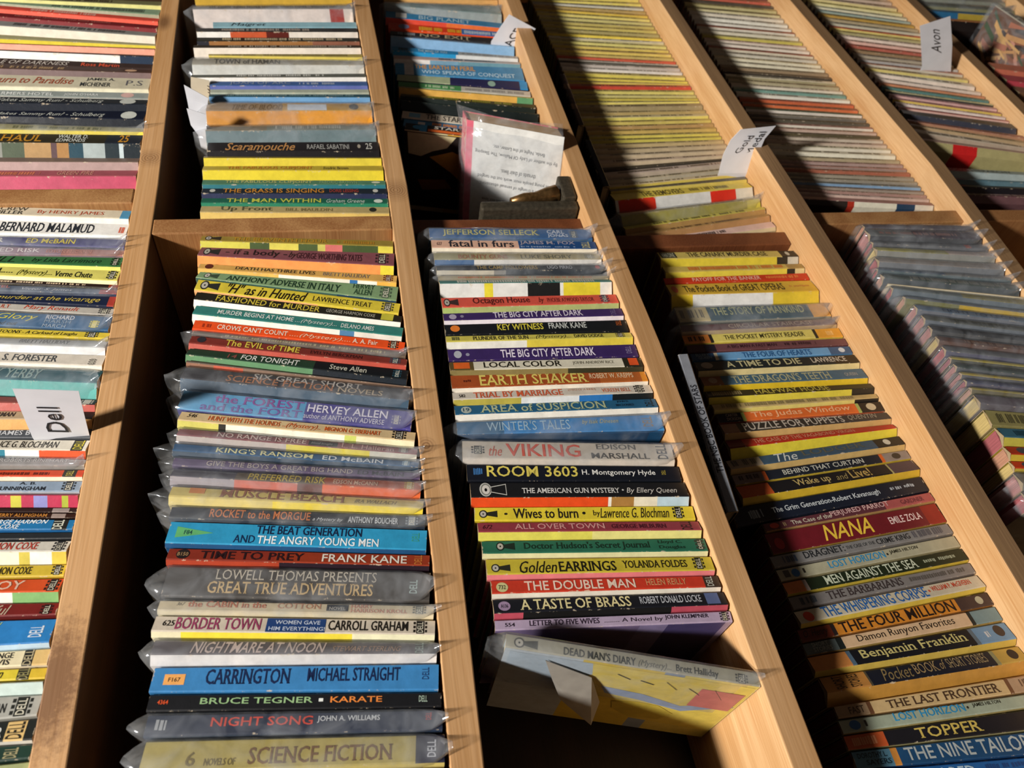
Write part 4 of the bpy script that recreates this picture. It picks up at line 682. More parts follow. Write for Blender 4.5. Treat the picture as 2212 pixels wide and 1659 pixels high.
def build_book(B, sp, cv, root, base, page, items, rnd, wrapped):
    t = max(2.0, (B.tf - B.tn).length); c = min(.12, .9 / t); tk = min(.4, .12 * t) / t
    e0 = 1 - B.sv; c = min(c, B.sv * .2)
    prof = [(0, B.D, 0), (0, B.cy, 1), (e0, .5 - B.dl, 1), (e0 + c, -B.dl * (1 - c / B.sv), 1), (1 - c, -B.dl * c / B.sv, 1), (1, 1.4, 1), (1, B.D, 0)]
    inner = [(1 - tk, B.D), (1 - tk, 2.2), (max(.5, e0 + .1), max(1.0, 1.2 - B.dl * .5)), (tk, B.cy + .9), (tk, B.D)]
    us = sorted(set([i / 12 for i in range(13)] + [x for a, b, h in sp + cv for x in (a, b) if 0 < x < 1]))
    verts, faces, cols, uvs = [], [], [], []
    n = len(prof)
    for u in us: verts += [B.P(u, a, y) for a, y, k in prof]
    for i in range(len(us) - 1):
        um = (us[i] + us[i + 1]) / 2; cs, cc = seg_col(sp, um), seg_col(cv, um)
        for j in range(n - 1):
            a, b = i * n + j, i * n + j + 1
            faces.append((a, b, b + n, a + n))
            cols.append(cc if j in (0, 1, 5) else cs)
            u0, u1 = us[i], us[i + 1]
            va, vb = [(.5, .3), (.3, .01), (.01, .06), (.06, .94), (.94, 1.0), (0, .5)][j]
            uvs.append([(u0, va), (u0, vb), (u1, vb), (u1, va)])
    # rims of head and tail, the card's thickness
    pc = hexc('b09a78')
    for u, flip in ((us[0], 0), (us[-1], 1)):
        k = len(verts); row = 0 if not flip else (len(us) - 1) * n
        verts += [B.P(u, a, y) for a, y in inner[::-1]]
        for j in range(4):
            o = [row + (0, 1, 3, 5, 6)[j], row + (0, 1, 3, 5, 6)[j + 1], k + j + 1, k + j]
            faces.append(tuple(o)); cols.append(pc); uvs.append([(.5, .5)] * 4)
    mesh_obj('cover', verts, faces, M_COVER, root, cols, uvs, base)
    e = min(1.2, .1 * t) / t; hi = .008
    pv = [B.P(u, a, y) for u in (hi, 1 - hi * .6) for a, y in ((e, B.D - 1.5), (e, max(B.cy + 1.5, 3.2 - B.dl)), (1 - e, 3.2), (1 - e, B.D - 1.5))]
    pf = [(0, 1, 2, 3), (7, 6, 5, 4)] + [(j, (j + 1) % 4, 4 + (j + 1) % 4, 4 + j) for j in range(4)]
    mesh_obj('page_block', pv, pf, M_PAGE, root, [hexc(page)] * 6, None, base)
    # lettering, gathered into one mesh per part name
    parts = {}
    for it in items:
        for name, lay, h, pts, fs in ink_shapes(it, rnd):
            v, f, cl = parts.setdefault(name, ([], [], [])); k = len(v)
            v += [B.spine(min(.995, max(.0, x)), min(.97, max(.03, y)), .09 + .03 * lay) for x, y in pts]
            f += [tuple(k + i for i in q) for q in fs]; cl += [hexc(h)] * len(fs)
    for name, (v, f, cl) in parts.items():
        mesh_obj(name, v, f, M_INK if name != 'price_sticker' else M_INK, root, cl, None, base)
    if wrapped and t > 3.0: sleeve(B, root, base, rnd, t)
def sleeve(B, root, base, rnd, t):
    sd = rnd.random() * 50; fin = rnd.uniform(.04, .085); tf = rnd.uniform(.012, .03)
    st = [(1.0, .25, 4 + tf * 200), (.962, .9, 1), (.9, 1, 0), (.78, 1, 0), (.64, 1, 0), (.5, 1, 0), (.36, 1, 0), (.22, 1, 0), (.1, 1, 0), (.0, 1, 0), (-fin * .55, .6, -1), (-fin, .22, -3)]
    g = .42 / max(t, 2)
    e0 = 1 - B.sv
    ring = [(-g, 60), (-g, 20), (-g, B.cy + .5), (e0 * .5 - g * (e0 < .05), (B.cy - B.dl) / 2 - 1.1), (e0 - g * (e0 < .05), -B.dl - 1.1), (e0 + .5 * B.sv, -1.2 - B.dl * .5), (.85, -1.0 - B.dl * .15), (1 + g, -.5), (1 + g, 6), (1 + g, 40)]
    v, f = [], []; tail = B.Y0 < 12 and not isinstance(B, FrameBook) if 'FrameBook' in globals() else B.Y0 < 12
    for u, w, pull_ in st:
        for j, (a, y) in enumerate(ring):
            pull = pull_
            if tail and u == 1.0 and 2 <= j <= 7: uu, pull = 1 + tf, B.Y0 + 6
            else: uu = u
            if tail and u == 1.0 and j in (1, 8): y, pull = -B.Y0 - 1.6, 0
            aa = .5 + (a - .5) * w
            if a < 0: aa = max(aa, -g * .9)
            if a > 1: aa = min(aa, 1 + g * .9)
            yy = y - pull * (1.0 if y < 3 else .0)
            nz = noise.noise(Vector((u * 7 + sd, j * .55, sd))) * .9
            if 3 <= j <= 7: yy -= abs(nz)
            v.append(B.P(uu, aa, yy))
    n = len(ring)
    for i in range(len(st) - 1):
        for j in range(n - 1):
            a = i * n + j; f.append((a, a + 1, a + n + 1, a + n))
    mesh_obj('plastic_sleeve', v, f, M_SLEEVE, root, base=base, smooth=True)

def pl(s): return [tuple(float(x) for x in w.split(',')) for w in s.split()]   # y,x pairs
ROWS = {
 '1N': dict(b='A', Y=4, xl=pl('0,0 1700,0'), xr=pl('445,280 820,217 1220,144 1659,62'), h=163, word='first column from the left, below its divider', pg='c8ac80'),
 '1F': dict(b='A', Y=4, xl=pl('-100,0 1700,0'), xr=pl('0,345 400,292'), h=176, word='first column from the left, above its divider', pg='c8ac80'),
 '2N': dict(b='B', Y=3, xl=pl('507,437 690,423 777,405 886,394 922,390 953,380 1219,366 1329,339 1440,335 1498,325 1700,310'), xr=pl('519,848 654,863 705,868 760,872 834,884 885,891 962,896 1016,911 1080,914 1143,921 1230,928 1305,937 1432,948 1600,957'), h=0, word='second column, below its divider', pg='d8c098'),
 '2F': dict(b='B', Y=3, xl=pl('-20,425 120,420 160,415 307,448 340,441 470,434'), xr=pl('0,765 120,785 219,802 340,830 470,843'), h=0, word='second column, above its divider', pg='d8c098'),
 '3N': dict(b='C', Y=6, xl=pl('491,926 605,948 725,962 781,970 845,976 910,985 949,998 1041,1015 1094,1024 1167,1040 1253,1060 1378,1072'), xr=pl('494,1306 575,1308 609,1334 716,1355 796,1376 830,1389 893,1407 957,1458 1040,1485 1091,1500 1161,1518 1200,1547 1276,1575 1317,1590'), h=0, word='third column, below its divider', pg='8ca098'),
 '3F': dict(b='C', Y=24, xl=pl('0,830 66,843 120,850 160,858 228,870 280,880'), xr=pl('11,1074 64,1092 101,1133 135,1145 177,1157 211,1160 245,1170 318,1195'), h=0, word='third column, above its divider', pg='a89070'),
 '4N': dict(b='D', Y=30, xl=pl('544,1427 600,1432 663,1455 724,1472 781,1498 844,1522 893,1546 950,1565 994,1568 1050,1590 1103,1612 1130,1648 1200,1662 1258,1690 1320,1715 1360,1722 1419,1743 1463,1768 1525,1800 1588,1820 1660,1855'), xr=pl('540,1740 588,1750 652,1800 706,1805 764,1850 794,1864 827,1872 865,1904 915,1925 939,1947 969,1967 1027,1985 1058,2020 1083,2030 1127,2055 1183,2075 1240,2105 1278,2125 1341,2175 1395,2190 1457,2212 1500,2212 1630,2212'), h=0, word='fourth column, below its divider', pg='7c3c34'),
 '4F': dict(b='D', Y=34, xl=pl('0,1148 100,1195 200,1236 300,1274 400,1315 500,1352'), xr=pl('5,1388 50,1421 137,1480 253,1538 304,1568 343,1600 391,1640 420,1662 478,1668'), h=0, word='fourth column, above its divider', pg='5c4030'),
 '5N': dict(b='E', Y=4, xl=pl('483,1866 532,1887 577,1893 611,1917 636,1950 656,1975 725,2036 770,2072 835,2108 882,2134 923,2164 962,2168 1019,2190 1190,2260'), xr=pl('0,0 1,0'), slope=[(483,.015),(532,.05),(577,.07),(611,.1),(636,.125),(725,.117),(835,.105),(923,.06),(1019,.03),(1200,.0)], h=0, word='fifth column, below its divider', pg='b07c78'),
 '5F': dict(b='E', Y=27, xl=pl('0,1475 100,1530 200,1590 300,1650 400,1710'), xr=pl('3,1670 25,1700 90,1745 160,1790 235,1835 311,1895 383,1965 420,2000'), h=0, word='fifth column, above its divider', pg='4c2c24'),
 '6N': dict(b='F', Y=30, xl=pl('362,2058 500,2150'), xr=pl('0,0 1,0'), slope=[(362,.06),(500,.0)], h=166, word='sixth column below its divider', pg='b08878'),
 '7F': dict(b='G', Y=14, xl=pl('0,2000 100,2082 200,2165'), xr=pl('0,0 1,0'), slope=[(0,.06),(200,.14)], h=166, word='last column at the right', pg='c07870'),
 '7N': dict(b='G', Y=14, xl=pl('120,2140 200,2190'), xr=pl('0,0 1,0'), slope=[(0,.06),(200,.14)], h=150, word='last column, nearer group', pg='c07870'),
 '6F': dict(b='F', Y=18, xl=pl('0,1775 100,1860 200,1920 260,1960'), xr=pl('2,1955 49,1988 90,2030 183,2101 213,2130 286,2177'), h=0, word='sixth column of books', pg='b08878')}
def parse(txt):
    out = []
    for ln in txt.strip().split('\n'):
        p = ln.split('|')
        yl, yr, s = (float(x) for x in p[0].split())
        opts = p[3] if len(p) > 3 else ''; items = []
        if len(p) > 4 and p[4]:
            for it in p[4].split(';'):
                q = it.split('~')
                if len(q) < 6: continue
                items.append((q[0], float(q[1]), float(q[2]), float(q[3]), float(q[4]), q[5].lower(), q[6] if len(q) > 6 else ''))
        out.append((yl, yr, s, p[1].lower(), (p[2] if len(p) > 2 and p[2] else p[1]).lower(), opts, items))
    return out
def parse_thin(txt, s, last):
    out = []
    for it in txt.split(';'):
        a, b, c, d = it.split(); mixc = lambda h, f: ''.join('%02x' % int(int(h[i:i + 2], 16) * (1 - f) + int('d0c4a8'[i:i + 2], 16) * f) for i in (0, 2, 4)); c, d = mixc(c, .3), mixc(d, .22)
        out.append((float(a), float(b), s, c, d, '', [('@dash', .1, .55, .3, .75, '4c4430', ''), ('@dash', .62, .88, .3, .75, '5c5038', '')]))
    out.append(last + (0, '000000', '000000', 'x', [])); return out
rnd = random.Random(7)
DATA = {'1N': parse(ROW1N), '1F': parse(ROW1F), '2N': parse(ROW2N), '2F': parse(ROW2F), '3N': parse(ROW3N), '3F': parse(ROW3F),
        '4N': parse(ROW4N), '4F': parse_thin(ROW4F, .5, (418.0, 390.0))[:-1] + parse(ROW4F2), '5N': parse(ROW5N),
        '5F': parse_thin(ROW5F, .5, (421.0, 437.0))[:-1] + parse(ROW5F2), '6F': parse_thin(ROW6F, .5, (296.0, 326.0))[:-1] + parse(ROW6F2), '6N': parse(ROW6N), '7F': parse(ROW7F), '7N': parse(ROW7N)}
for rows in DATA.values():
    for r in rows:
        for it in r[6]:
            if not it[0].startswith('@'): want_text((it[0], it[6].replace('r', '')))
            else: want_text(('DELL', 'b'))
EXTRA_TEXT = [('Dell', ''), ('ACE', ''), ('Gold', ''), ('Medal', ''), ('Avon', ''), ('RY', ''), ("DEAD MAN'S DIARY", 'b'), ('(Mystery)...', 'i'), ('Brett Halliday', 'b'), ('THE NBC BOOK OF STARS', 'b'),
    ('By the author of Lady Of Mallow, The Sleeping', ''), ('Bride, Night of the Letter, etc.', ''), ('Trapped in a triangle of sensual obsessions,', ''), ('three young people must work out the tangled', ''), ('threads of their lives.', ''),
    ('had set out to marry a man she did not love', ''), ('her frustrated lover, Brian found herself', ''), ('accustomed to town, Unable to', ''), ("A GOD'S HIERARCHY", 'b')]
for k in EXTRA_TEXT: want_text(k)
make_texts()

LIGHTING_WORDS = {}
def line_x(p, q, z): return p[0] + (q[0] - p[0]) * (z - p[1]) / (q[1] - p[1])
LAST = {}
def place_row(key):
    R = ROWS[key]; rows = DATA[key]; Y0 = R['Y']; n = len(rows)
    bnd = []
    for yl, yr, s, sp, cv, opts, items in rows:
        xl = lerp_tab([(a, b) for a, b in R['xl']], yl); xr = lerp_tab([(a, b) for a, b in R['xr']], yr)
        hx = None
        for o in opts.split():
            if o.startswith('hx='): hx = float(o[3:])
        if hx: xl = hx
        if 'slope' in R: xr = xl + 200; yr = yl + 200 * lerp_tab(R['slope'], yl)
        a, b = at(xl, yl, Y0), at(xr, yr, Y0); bnd.append(((a.x, a.z), (b.x, b.z)))
    for i in range(n - 1):
        yl, yr, s, sp, cv, opts, items = rows[i]
        ol = opts.split(); oy = 0.0; h = R['h']
        for o in ol:
            if o.startswith('Y='): oy = float(o[2:])
            if o.startswith('h='): h = float(o[2:])
        F, Nn = bnd[i], bnd[i + 1]
        if R['xl'][0][1] == 0 and F[0][1] > F[1][1] + 400: pass
        zt = max(top(R['b'], F[1][0]), top(R['b'], Nn[1][0])) + .8
        ft, nt = line_x(F[0], F[1], zt), line_x(Nn[0], Nn[1], zt)
        ff = (F[0][0] - F[1][0]) / (F[0][1] - F[1][1]); nf = (Nn[0][0] - Nn[1][0]) / (Nn[0][1] - Nn[1][1])
        if ft - nt < 1.8: m_ = (ft + nt) / 2; ft, nt = m_ + .9, m_ - .9
        if not h:
            h = math.hypot(F[0][0] - ft, F[0][1] - zt); h = max(128.0 if key[0] == '5' else 150.0, min(182.0, h))
        if key[0] == '1':       # the lettering was read from the frame's edge: carry it over to the whole spine
            uf = 1 - math.hypot(F[0][0] - ft, F[0][1] - zt) / h; k_ = 1 - uf
            items = [(q[0], uf + q[1] * k_, uf + q[2] * k_) + tuple(q[3:]) for q in items]
            rm = lambda t_: ' '.join(w.split('@')[0] + ('@%.3f' % (uf + float(w.split('@')[1]) * k_) if '@' in w else '') for w in t_.split())
            sp, cv = rm(sp), rm(cv)
        sl = (ff + nf) / 2; L = math.hypot(1, sl); h_z = h / L
        # keep the spine's two ends square to its axis; the lowest corner touches the board
        e = sl * (ft - nt) / (1 + sl * sl)           # drop of the far corner against the near one
        zf, zn = (zt, zt + e) if e > 0 else (zt - e, zt)
        g = .7 if 'w' in ol and ft - nt > 3.2 else .25
        tf = (ft + ff * (zf - zt) - g, zf); tn = (nt + nf * (zn - zt) + g, zn)
        hf = (ft + ff * (zf - zt + h_z) - g, zf + h_z); hn = (nt + nf * (zn - zt + h_z) + g, zn + h_z)
        if hf[0] - hn[0] < 1.4:
            m_ = (hf[0] + hn[0]) / 2; hf, hn = (m_ + .7, hf[1]), (m_ - .7, hn[1])
        # how far the near edge of the spine stands out, from the share of the cover that shows
        mid_n = ((tn[0] + hn[0]) / 2, (tn[1] + hn[1]) / 2); mid_f = ((tf[0] + hf[0]) / 2, (tf[1] + hf[1]) / 2)
        p0 = pix((mid_f[0], Y0, mid_f[1]))[1]; p1 = pix((mid_n[0], Y0, mid_n[1]))[1]; dl = 0.0
        tgt = p0 + (p1 - p0) * max(s, .12)
        while dl < 13 and pix((mid_n[0], Y0 - dl, mid_n[1]))[1] > tgt: dl += .25
        dl = min(dl * .35, 3.5); sv = 1.0
        while sv > .25 and pix((mid_f[0] + (mid_n[0] - mid_f[0]) * sv, Y0 - dl, mid_f[1] + (mid_n[1] - mid_f[1]) * sv))[1] > tgt: sv -= .02
        B = Book(tn, hn, tf, hf, Y0 + oy, dl, min(108.0, DEPTH - 3 - Y0 - oy))
        B.sv = sv; B.cy = 1.6 - dl + (1 - sv) * (tf[0] - tn[0]) * .8
        SP, CV = segs(sp), segs(cv)
        wide = max(SP, key=lambda q: q[1] - q[0])[2]; cw = colour_word(wide)
        ink = [it for it in items if not it[0].startswith('@')] or items
        iw = colour_word(max(ink, key=lambda q: q[2] - q[1])[5]) if ink else None
        below = key.endswith('N')
        k = i + 1 if below else n - 1 - i
        t = (tf[0] - tn[0])
        lab = ('thick ' if t > 17 else 'thin ' if t < 7 else '') + cw + ' paperback' + (' in a plastic sleeve' if 'w' in ol else (' with ' + iw + ' lettering' if iw else ''))
        col_w = {'1': 'first', '2': 'second', '3': 'third', '4': 'fourth', '5': 'fifth', '6': 'sixth', '7': 'last'}[key[0]]
        if key == '6F': pos = ordinal(i + 1) + ' from the top of the ' + col_w + ' column'
        elif key == '7N': pos = ordinal(i + 1) + ' of the nearer group in the last column'
        elif key == '7F': pos = ordinal(i + 1) + ' from the top of the last column'
        elif below: pos = ordinal(k) + ' below the divider of the ' + col_w + ' column'
        else: pos = ordinal(k) + ' above the divider of the ' + col_w + ' column'
        base = ((tn[0] + tf[0]) / 2, Y0 + oy + B.D / 2, zt)
        root = thing('paperback_book', lab + ', ' + pos, 'book', base, 'paperbacks in the ' + R['word'])
        pg = R['pg']
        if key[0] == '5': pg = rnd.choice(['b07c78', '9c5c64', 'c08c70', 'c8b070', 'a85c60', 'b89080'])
        if key == '3N': pg = rnd.choice(['8cb0a8', 'd0c098', 'c8b890'])
        build_book(B, SP, CV, root, base, pg, items, rnd, 'w' in ol)
        if 'k' in ol: LAST[key] = (B, root, base)
for k in ROWS: place_row(k)

# ------------------------------------------------------------------ things that break the rows
def at_x(px, py, X):
    d = RIGHT * ((px - IW / 2) / F_PX) + DOWN * ((py - IH / 2) / F_PX) + FWD
    return EYE + d * ((X - EYE.x) / d.x)
M_CARD = plain('white_card', 'dfe2ea', 0.6, 0, 60, .04)
M_MARKER = plain('marker_ink', '14141a', 0.5, 0, 60, .04)
M_CREAMCARD = plain('cream_card', 'd8ccb4', 0.6, 0, 60, .06)
def card(label, X, left, right, bulge, texts, mat=None, name='index_card'):
    """a slip of card standing on edge between the books, its plane square to the shelf; left and right edges from its foot outwards"""
    def dense(e):
        m_ = len(e) - 1; o_ = []
        for i in range(13):
            q = i / 12 * m_; j = min(int(q), m_ - 1); q -= j; o_.append((e[j][0] + (e[j + 1][0] - e[j][0]) * q, e[j][1] + (e[j + 1][1] - e[j][1]) * q))
        return o_
    left, right = dense(left), dense(right)
    n = len(left); pts = []
    for k, (a, b) in enumerate(zip(left, right)):
        w = math.sin(k / (n - 1) * 1.6) * bulge
        pa, pb = at_x(*a, X + w), at_x(*b, X + w); pts.append((pa, pb))
    foot = [(p + Vector((0, 14, 0))) for p in pts[0]]
    rows = [tuple(foot)] + pts
    base = (foot[0] + foot[1]) / 2
    root = thing(name, label, 'card', base, 'hand written divider cards')
    v = [q for r in rows for q in r] + [q + Vector((.35, 0, 0)) for r in rows for q in r]
    m_ = len(rows); f = []
    for i in range(m_ - 1):
        f += [(2 * i, 2 * i + 1, 2 * i + 3, 2 * i + 2), (2 * m_ + 2 * i, 2 * m_ + 2 * i + 2, 2 * m_ + 2 * i + 3, 2 * m_ + 2 * i + 1)]
        f += [(2 * i, 2 * i + 2, 2 * m_ + 2 * i + 2, 2 * m_ + 2 * i), (2 * i + 1, 2 * m_ + 2 * i + 1, 2 * m_ + 2 * i + 3, 2 * i + 3)]
    f += [(0, 2 * m_, 2 * m_ + 1, 1), (2 * m_ - 2, 2 * m_ - 1, 4 * m_ - 1, 4 * m_ - 2)]
    mesh_obj('slip', v, f, mat or M_CARD, root, base=base)
    for s, o, e, wpx in texts:      # o, e: the baseline's two ends in pixels, wpx: letter height across it
        t = TXT[(s, '')]; vs, fs, (xa, xb, ya, yb) = t
        ox, oy = o; dx, dy = e[0] - ox, e[1] - oy; L = math.hypot(dx, dy); nx, ny = left[0][0] - right[0][0], left[0][1] - right[0][1]; M_ = math.hypot(nx, ny); nx, ny = nx / M_, ny / M_
        out = []
        for x, y in vs:
            p, q = (x - xa) / (xb - xa), (y - ya) / (yb - ya)
            qx, qy = ox + dx * p + nx * wpx * q, oy + dy * p + ny * wpx * q
            g = .5
            for _ in range(8):
                w = math.sin(g * 1.6) * bulge; c = at_x(qx, qy, X + w)
                g = max(0, min(1, (c.y - pts[0][0].y) / (pts[-1][0].y - pts[0][0].y + 1e-6)))
            out.append(at_x(qx, qy, X + w - .3 - bulge * .08))
        mesh_obj('handwriting', out, fs, M_MARKER, root, base=base)
Xc = at(130, 946, 4).x
card('white card hand lettered Dell standing out from the first column', Xc, [(70, 945), (48, 893), (27, 840)], [(195, 948), (182, 896), (170, 845)], 1.0,
     [('Dell', (150, 934), (124, 880), 46)])
card('white card hand lettered ACE tilted at the top of the third column', at(1098, 94, 20).x, [(1061, 90), (1080, 60), (1100, 31)], [(1135, 97), (1146, 80), (1157, 62)], 1.0,
     [('ACE', (1104, 100), (1130, 62), 18)])
card('curled white card hand lettered Gold Medal leaning out of the fourth column', at(1590, 374, 30).x, [(1552, 375), (1562, 335), (1578, 303), (1600, 280)], [(1628, 373), (1638, 333), (1652, 300), (1676, 272)], 9.0,
     [('Gold', (1598, 331), (1630, 293), 14), ('Medal', (1622, 334), (1656, 284), 15)])
card('white card with a torn corner hand lettered Avon in the sixth column', at(2022, 151, 16).x, [(1992, 145), (1990, 100), (1987, 56)], [(2054, 157), (2057, 96), (2053, 35)], 1.0,
     [('Avon', (2034, 115), (2030, 65), 22)])
Xh = at(450, 185, 3).x
card('cream card lettered RY poking above the blue book of the second column', Xh, [(452, 206), (452, 190), (452, 174)], [(412, 186), (412, 176), (412, 166)], 0.5, [('RY', (449, 200), (447, 180), 14)], M_CREAMCARD)
card('curled white slip poking above the second column beside the cream card', at(450, 235, 3).x, [(446, 246), (448, 228), (450, 212)], [(408, 236), (404, 215), (397, 183)], 6.0, [])
card('lower curled white slip poking above the orange book of the second column', at(450, 290, 3).x, [(446, 300), (446, 275), (444, 247)], [(428, 292), (412, 270), (403, 234)], 6.0, [])

class FrameBook(Book):
    """a paperback that stands askew: o the tail's near front corner, hv tail to head, dv depth, tv near to far"""
    def __init__(s, o, hv, dv, tv, D=107.0):
        s.o, s.hv, s.dv, s.tv, s.D, s.dl, s.Y0 = Vector(o), Vector(hv), Vector(dv).normalized(), Vector(tv), D, 0.0, 0.0
        s.sv = 1.0; s.cy = 1.6; s.tn = Vector((0, 0)); s.tf = Vector((Vector(tv).length, 0))
    def P(s, u, a, y): return tuple(s.o + s.hv * (1 - u) + s.dv * y + s.tv * a)

# the book that has slumped across the empty end of the third column
zt = top('C', 60) + 1.0
T0 = at_z(1643, 1484, zt); T1 = at_z(1515, 1592, zt)
dv = (T1 - T0).normalized()
def along(px, py, o, L):
    d = (RIGHT * ((px - IW / 2) / F_PX) + DOWN * ((py - IH / 2) / F_PX) + FWD).normalized(); w = o - EYE; b = w.dot(d); c = w.dot(w) - L * L
    q = b * b - c; q = math.sqrt(max(q, 0)); return EYE + d * (b - q), EYE + d * (b + q)
c2 = along(1092, 1398, T0, 163.0)
want = Vector((T0.x + 30, T0.y, T0.z + 160)); T0 = T0
HD = min(c2, key=lambda p: (p - want).length)
hv = HD - T0
tv = hv.cross(dv).normalized() * 9.0
if tv.x < 0: tv = -tv
DB = FrameBook(T0, hv, dv, tv, (T1 - T0).length if 90 < (T1 - T0).length < 125 else 107)
rootd = thing('paperback_book', 'leaning yellow and blue paperback in a torn plastic sleeve beside the empty shelf end', 'book', T0, 'paperbacks in the third column from the left, below its divider')
build_book(DB, segs('a8a490'), segs('b8c4cc@.3 d8c050@.62 8c9cb0@.7 d8c868'), rootd, T0, 'd0c8a8',
    [('@eye', .03, .12, .2, .9, '3c3c34', ''), ("DEAD MAN'S DIARY", .22, .5, .35, .9, '2c3028', 'b'), ('(Mystery)...', .51, .64, .4, .95, '6c6c60', 'i'), ('Brett Halliday', .66, .83, .35, .95, '2c3028', 'b'), ('@dell', .9, .95, .3, .95, '4c4c44', '')], rnd, True)
def face_patch(B, name, uy, h, off=.15):
    v = [Vector(B.P(u, 0, y)) - B.tv.normalized() * off for u, y in uy]
    return mesh_obj(name, v, [tuple(range(len(v)))], M_INK, rootd, [hexc(h)], None, T0)
face_patch(DB, 'cover_art', [(.34, 4), (.99, 4), (.99, 100), (.62, 96), (.5, 60), (.36, 22)], 'd8c45c')
face_patch(DB, 'cover_art', [(.02, 4), (.34, 4), (.36, 22), (.3, 40), (.02, 30)], 'a8b8c4', .16)
face_patch(DB, 'cover_art', [(.42, 40), (.6, 44), (.78, 56), (.95, 40), (.99, 44), (.8, 66), (.6, 56), (.45, 52)], '8c9cb8', .3)
face_patch(DB, 'cover_art', [(.8, 18), (.98, 18), (.98, 52), (.8, 52)], 'b46c68', .45)
face_patch(DB, 'cover_art', [(.5, 66), (.6, 60), (.7, 62), (.78, 74), (.74, 90), (.6, 92), (.52, 80)], 'c4b048', .4)
for q in range(5):
    a = .45 + .1 * q; face_patch(DB, 'cover_art', [(a, 14 + 5 * q % 9), (a + .06, 20 + 3 * q), (a + .062, 21.2 + 3 * q), (a + .002, 15.2 + 5 * q % 9)], '4c4c48', .5)
pp = [DB.P(.16, -.15, 8), DB.P(.36, -.2, 24), DB.P(.44, -.5, 60), DB.P(.42, -1.8, 72), DB.P(.26, -1.2, 46), DB.P(.2, -.6, 24)]
pp2 = [Vector(p) + DB.tv.normalized() * .4 for p in pp]
mesh_obj('torn_paper', [Vector(p) for p in pp] + pp2, [tuple(range(6)), tuple(range(6, 12))[::-1]] + [(i, (i + 1) % 6, 6 + (i + 1) % 6, 6 + i) for i in range(6)], plain('torn_tape', '98948c', .4, 0, 90, .1), rootd, base=T0)

def flat_book(label, q, Y, th_min, colour, cover_c, title, ink):
    """a paperback laid flat on top of the standing ones, spine outwards"""
    a, b = at(*q[0], Y), at(*q[1], Y); c, d = at(*q[2], Y), at(*q[3], Y)
    x1, x0 = (a.x + b.x) / 2, (c.x + d.x) / 2
    zb1, zb0 = b.z, c.z; t = max(th_min, (a.z - b.z + d.z - c.z) / 2)
    hvv = Vector((x0 - x1, 0, zb0 - zb1)); o = Vector((x1, Y, zb1))
    B = FrameBook(o, hvv, (0, 1, 0), (0, 0, t), min(104.0, DEPTH - 3 - Y))
    r = thing('paperback_book', label, 'book', o, 'paperbacks laid flat on the fourth column')
    build_book(B, segs(colour), segs(cover_c), r, o, 'a89878', [(s_, u0, u1, v0, v1, ink, st) for s_, u0, u1, v0, v1, st in title], rnd, False)
flat_book('grey paperback lying flat on the heads of the standing books under the shelf, fourth column',
    [(1462, 765), (1487, 765), (1597, 1105), (1573, 1105)], 7, 7, '8c9098', '4c5058', [('THE NBC BOOK OF STARS', .22, .78, .2, .8, 'b')], '24262c')
flat_book('dark brown paperback lying flat on top near the far end of the fourth column', [(1209, 160), (1221, 160), (1262, 268), (1250, 271)], 12, 6, '3c2c28@.3 8c6c54@.4 3c2c2c@.7 8c6c54@.8 3c2c28', '2c201c', [('@dash', .1, .9, .3, .7, '')], '6c5444')
flat_book('navy paperback lying flat on top just above the divider of the fourth column', [(1262, 300), (1277, 304), (1318, 402), (1303, 402)], 14, 6, '20222c', '1c1c24', [('@dash', .1, .9, .3, .7, '')], '3c3c48')

# the bagged book turned on its side with its printed back cover towards the room
xb = at(1020, 470, 20).x
X0 = 590.0; zs = top('C', X0 + 40) + .8
tl, tr = at(1033, 256, -14), at(1247, 294, -14)
o = Vector((tr.x - 2, -14, zs)); zd = Vector((tl.x - tr.x, 0, 98)); dvv = Vector((-.42, 1, 0)).normalized() * 1.0
dvv = (at_x(1015, 400, tl.x - 22) - Vector((tl.x, -14, zs + 100))); dvv.z = 0; dvv = Vector((-.25, 1, 0)).normalized()
tvv = Vector((dvv.y, -dvv.x, 0)) * 28.0
rb = thing('paperback_book', 'bagged paperback on its side with a printed white back cover and pink edge, third column', 'book', o, 'paperbacks in the third column from the left, above its divider')
def PB(w, y, t_, off=0): return o + zd * w + dvv * y + tvv * t_ - tvv.normalized() * off     # w 0 shelf..1 top, y depth, t 0 near..1 far
LB = 158.0
def boxat(name, w0, w1, y0, y1, t0, t1, mat, col=None, root=rb, ba=None):
    v = [PB(w, y, t_) for w in (w0, w1) for y in (y0, y1) for t_ in (t0, t1)]
    f = [(0, 1, 3, 2), (4, 6, 7, 5), (0, 4, 5, 1), (2, 3, 7, 6), (0, 2, 6, 4), (1, 5, 7, 3)]
    return mesh_obj(name, v, f, mat, root, [hexc(col)] * 6 if col else None, None, ba or o)
boxat('page_block', .01, .985, 1, LB - 1, .04, .96, M_PAGE, 'd8b488')
boxat('cover', 0, 1, 0, LB, 0, .035, M_COVER, 'd8d8d4'); boxat('cover', 0, 1, 0, LB, .965, 1, M_COVER, 'c05c68'); boxat('spine', .985, 1, 0, LB, .036, .964, M_COVER, 'c8606c')
def quad(name, pts, h, off): return mesh_obj(name, [PB(w, y, 0, off) for w, y in pts], [tuple(range(len(pts)))], M_INK, rb, [hexc(h)], None, o)
quad('pink_edge', [(.93, 0), (1, 0), (1, LB), (.93, LB)], 'd8687c', .12)
quad('printed_panel', [(0.0, 0), (.93, 0), (.93, LB), (0, LB)], 'dcdcd8', .1)
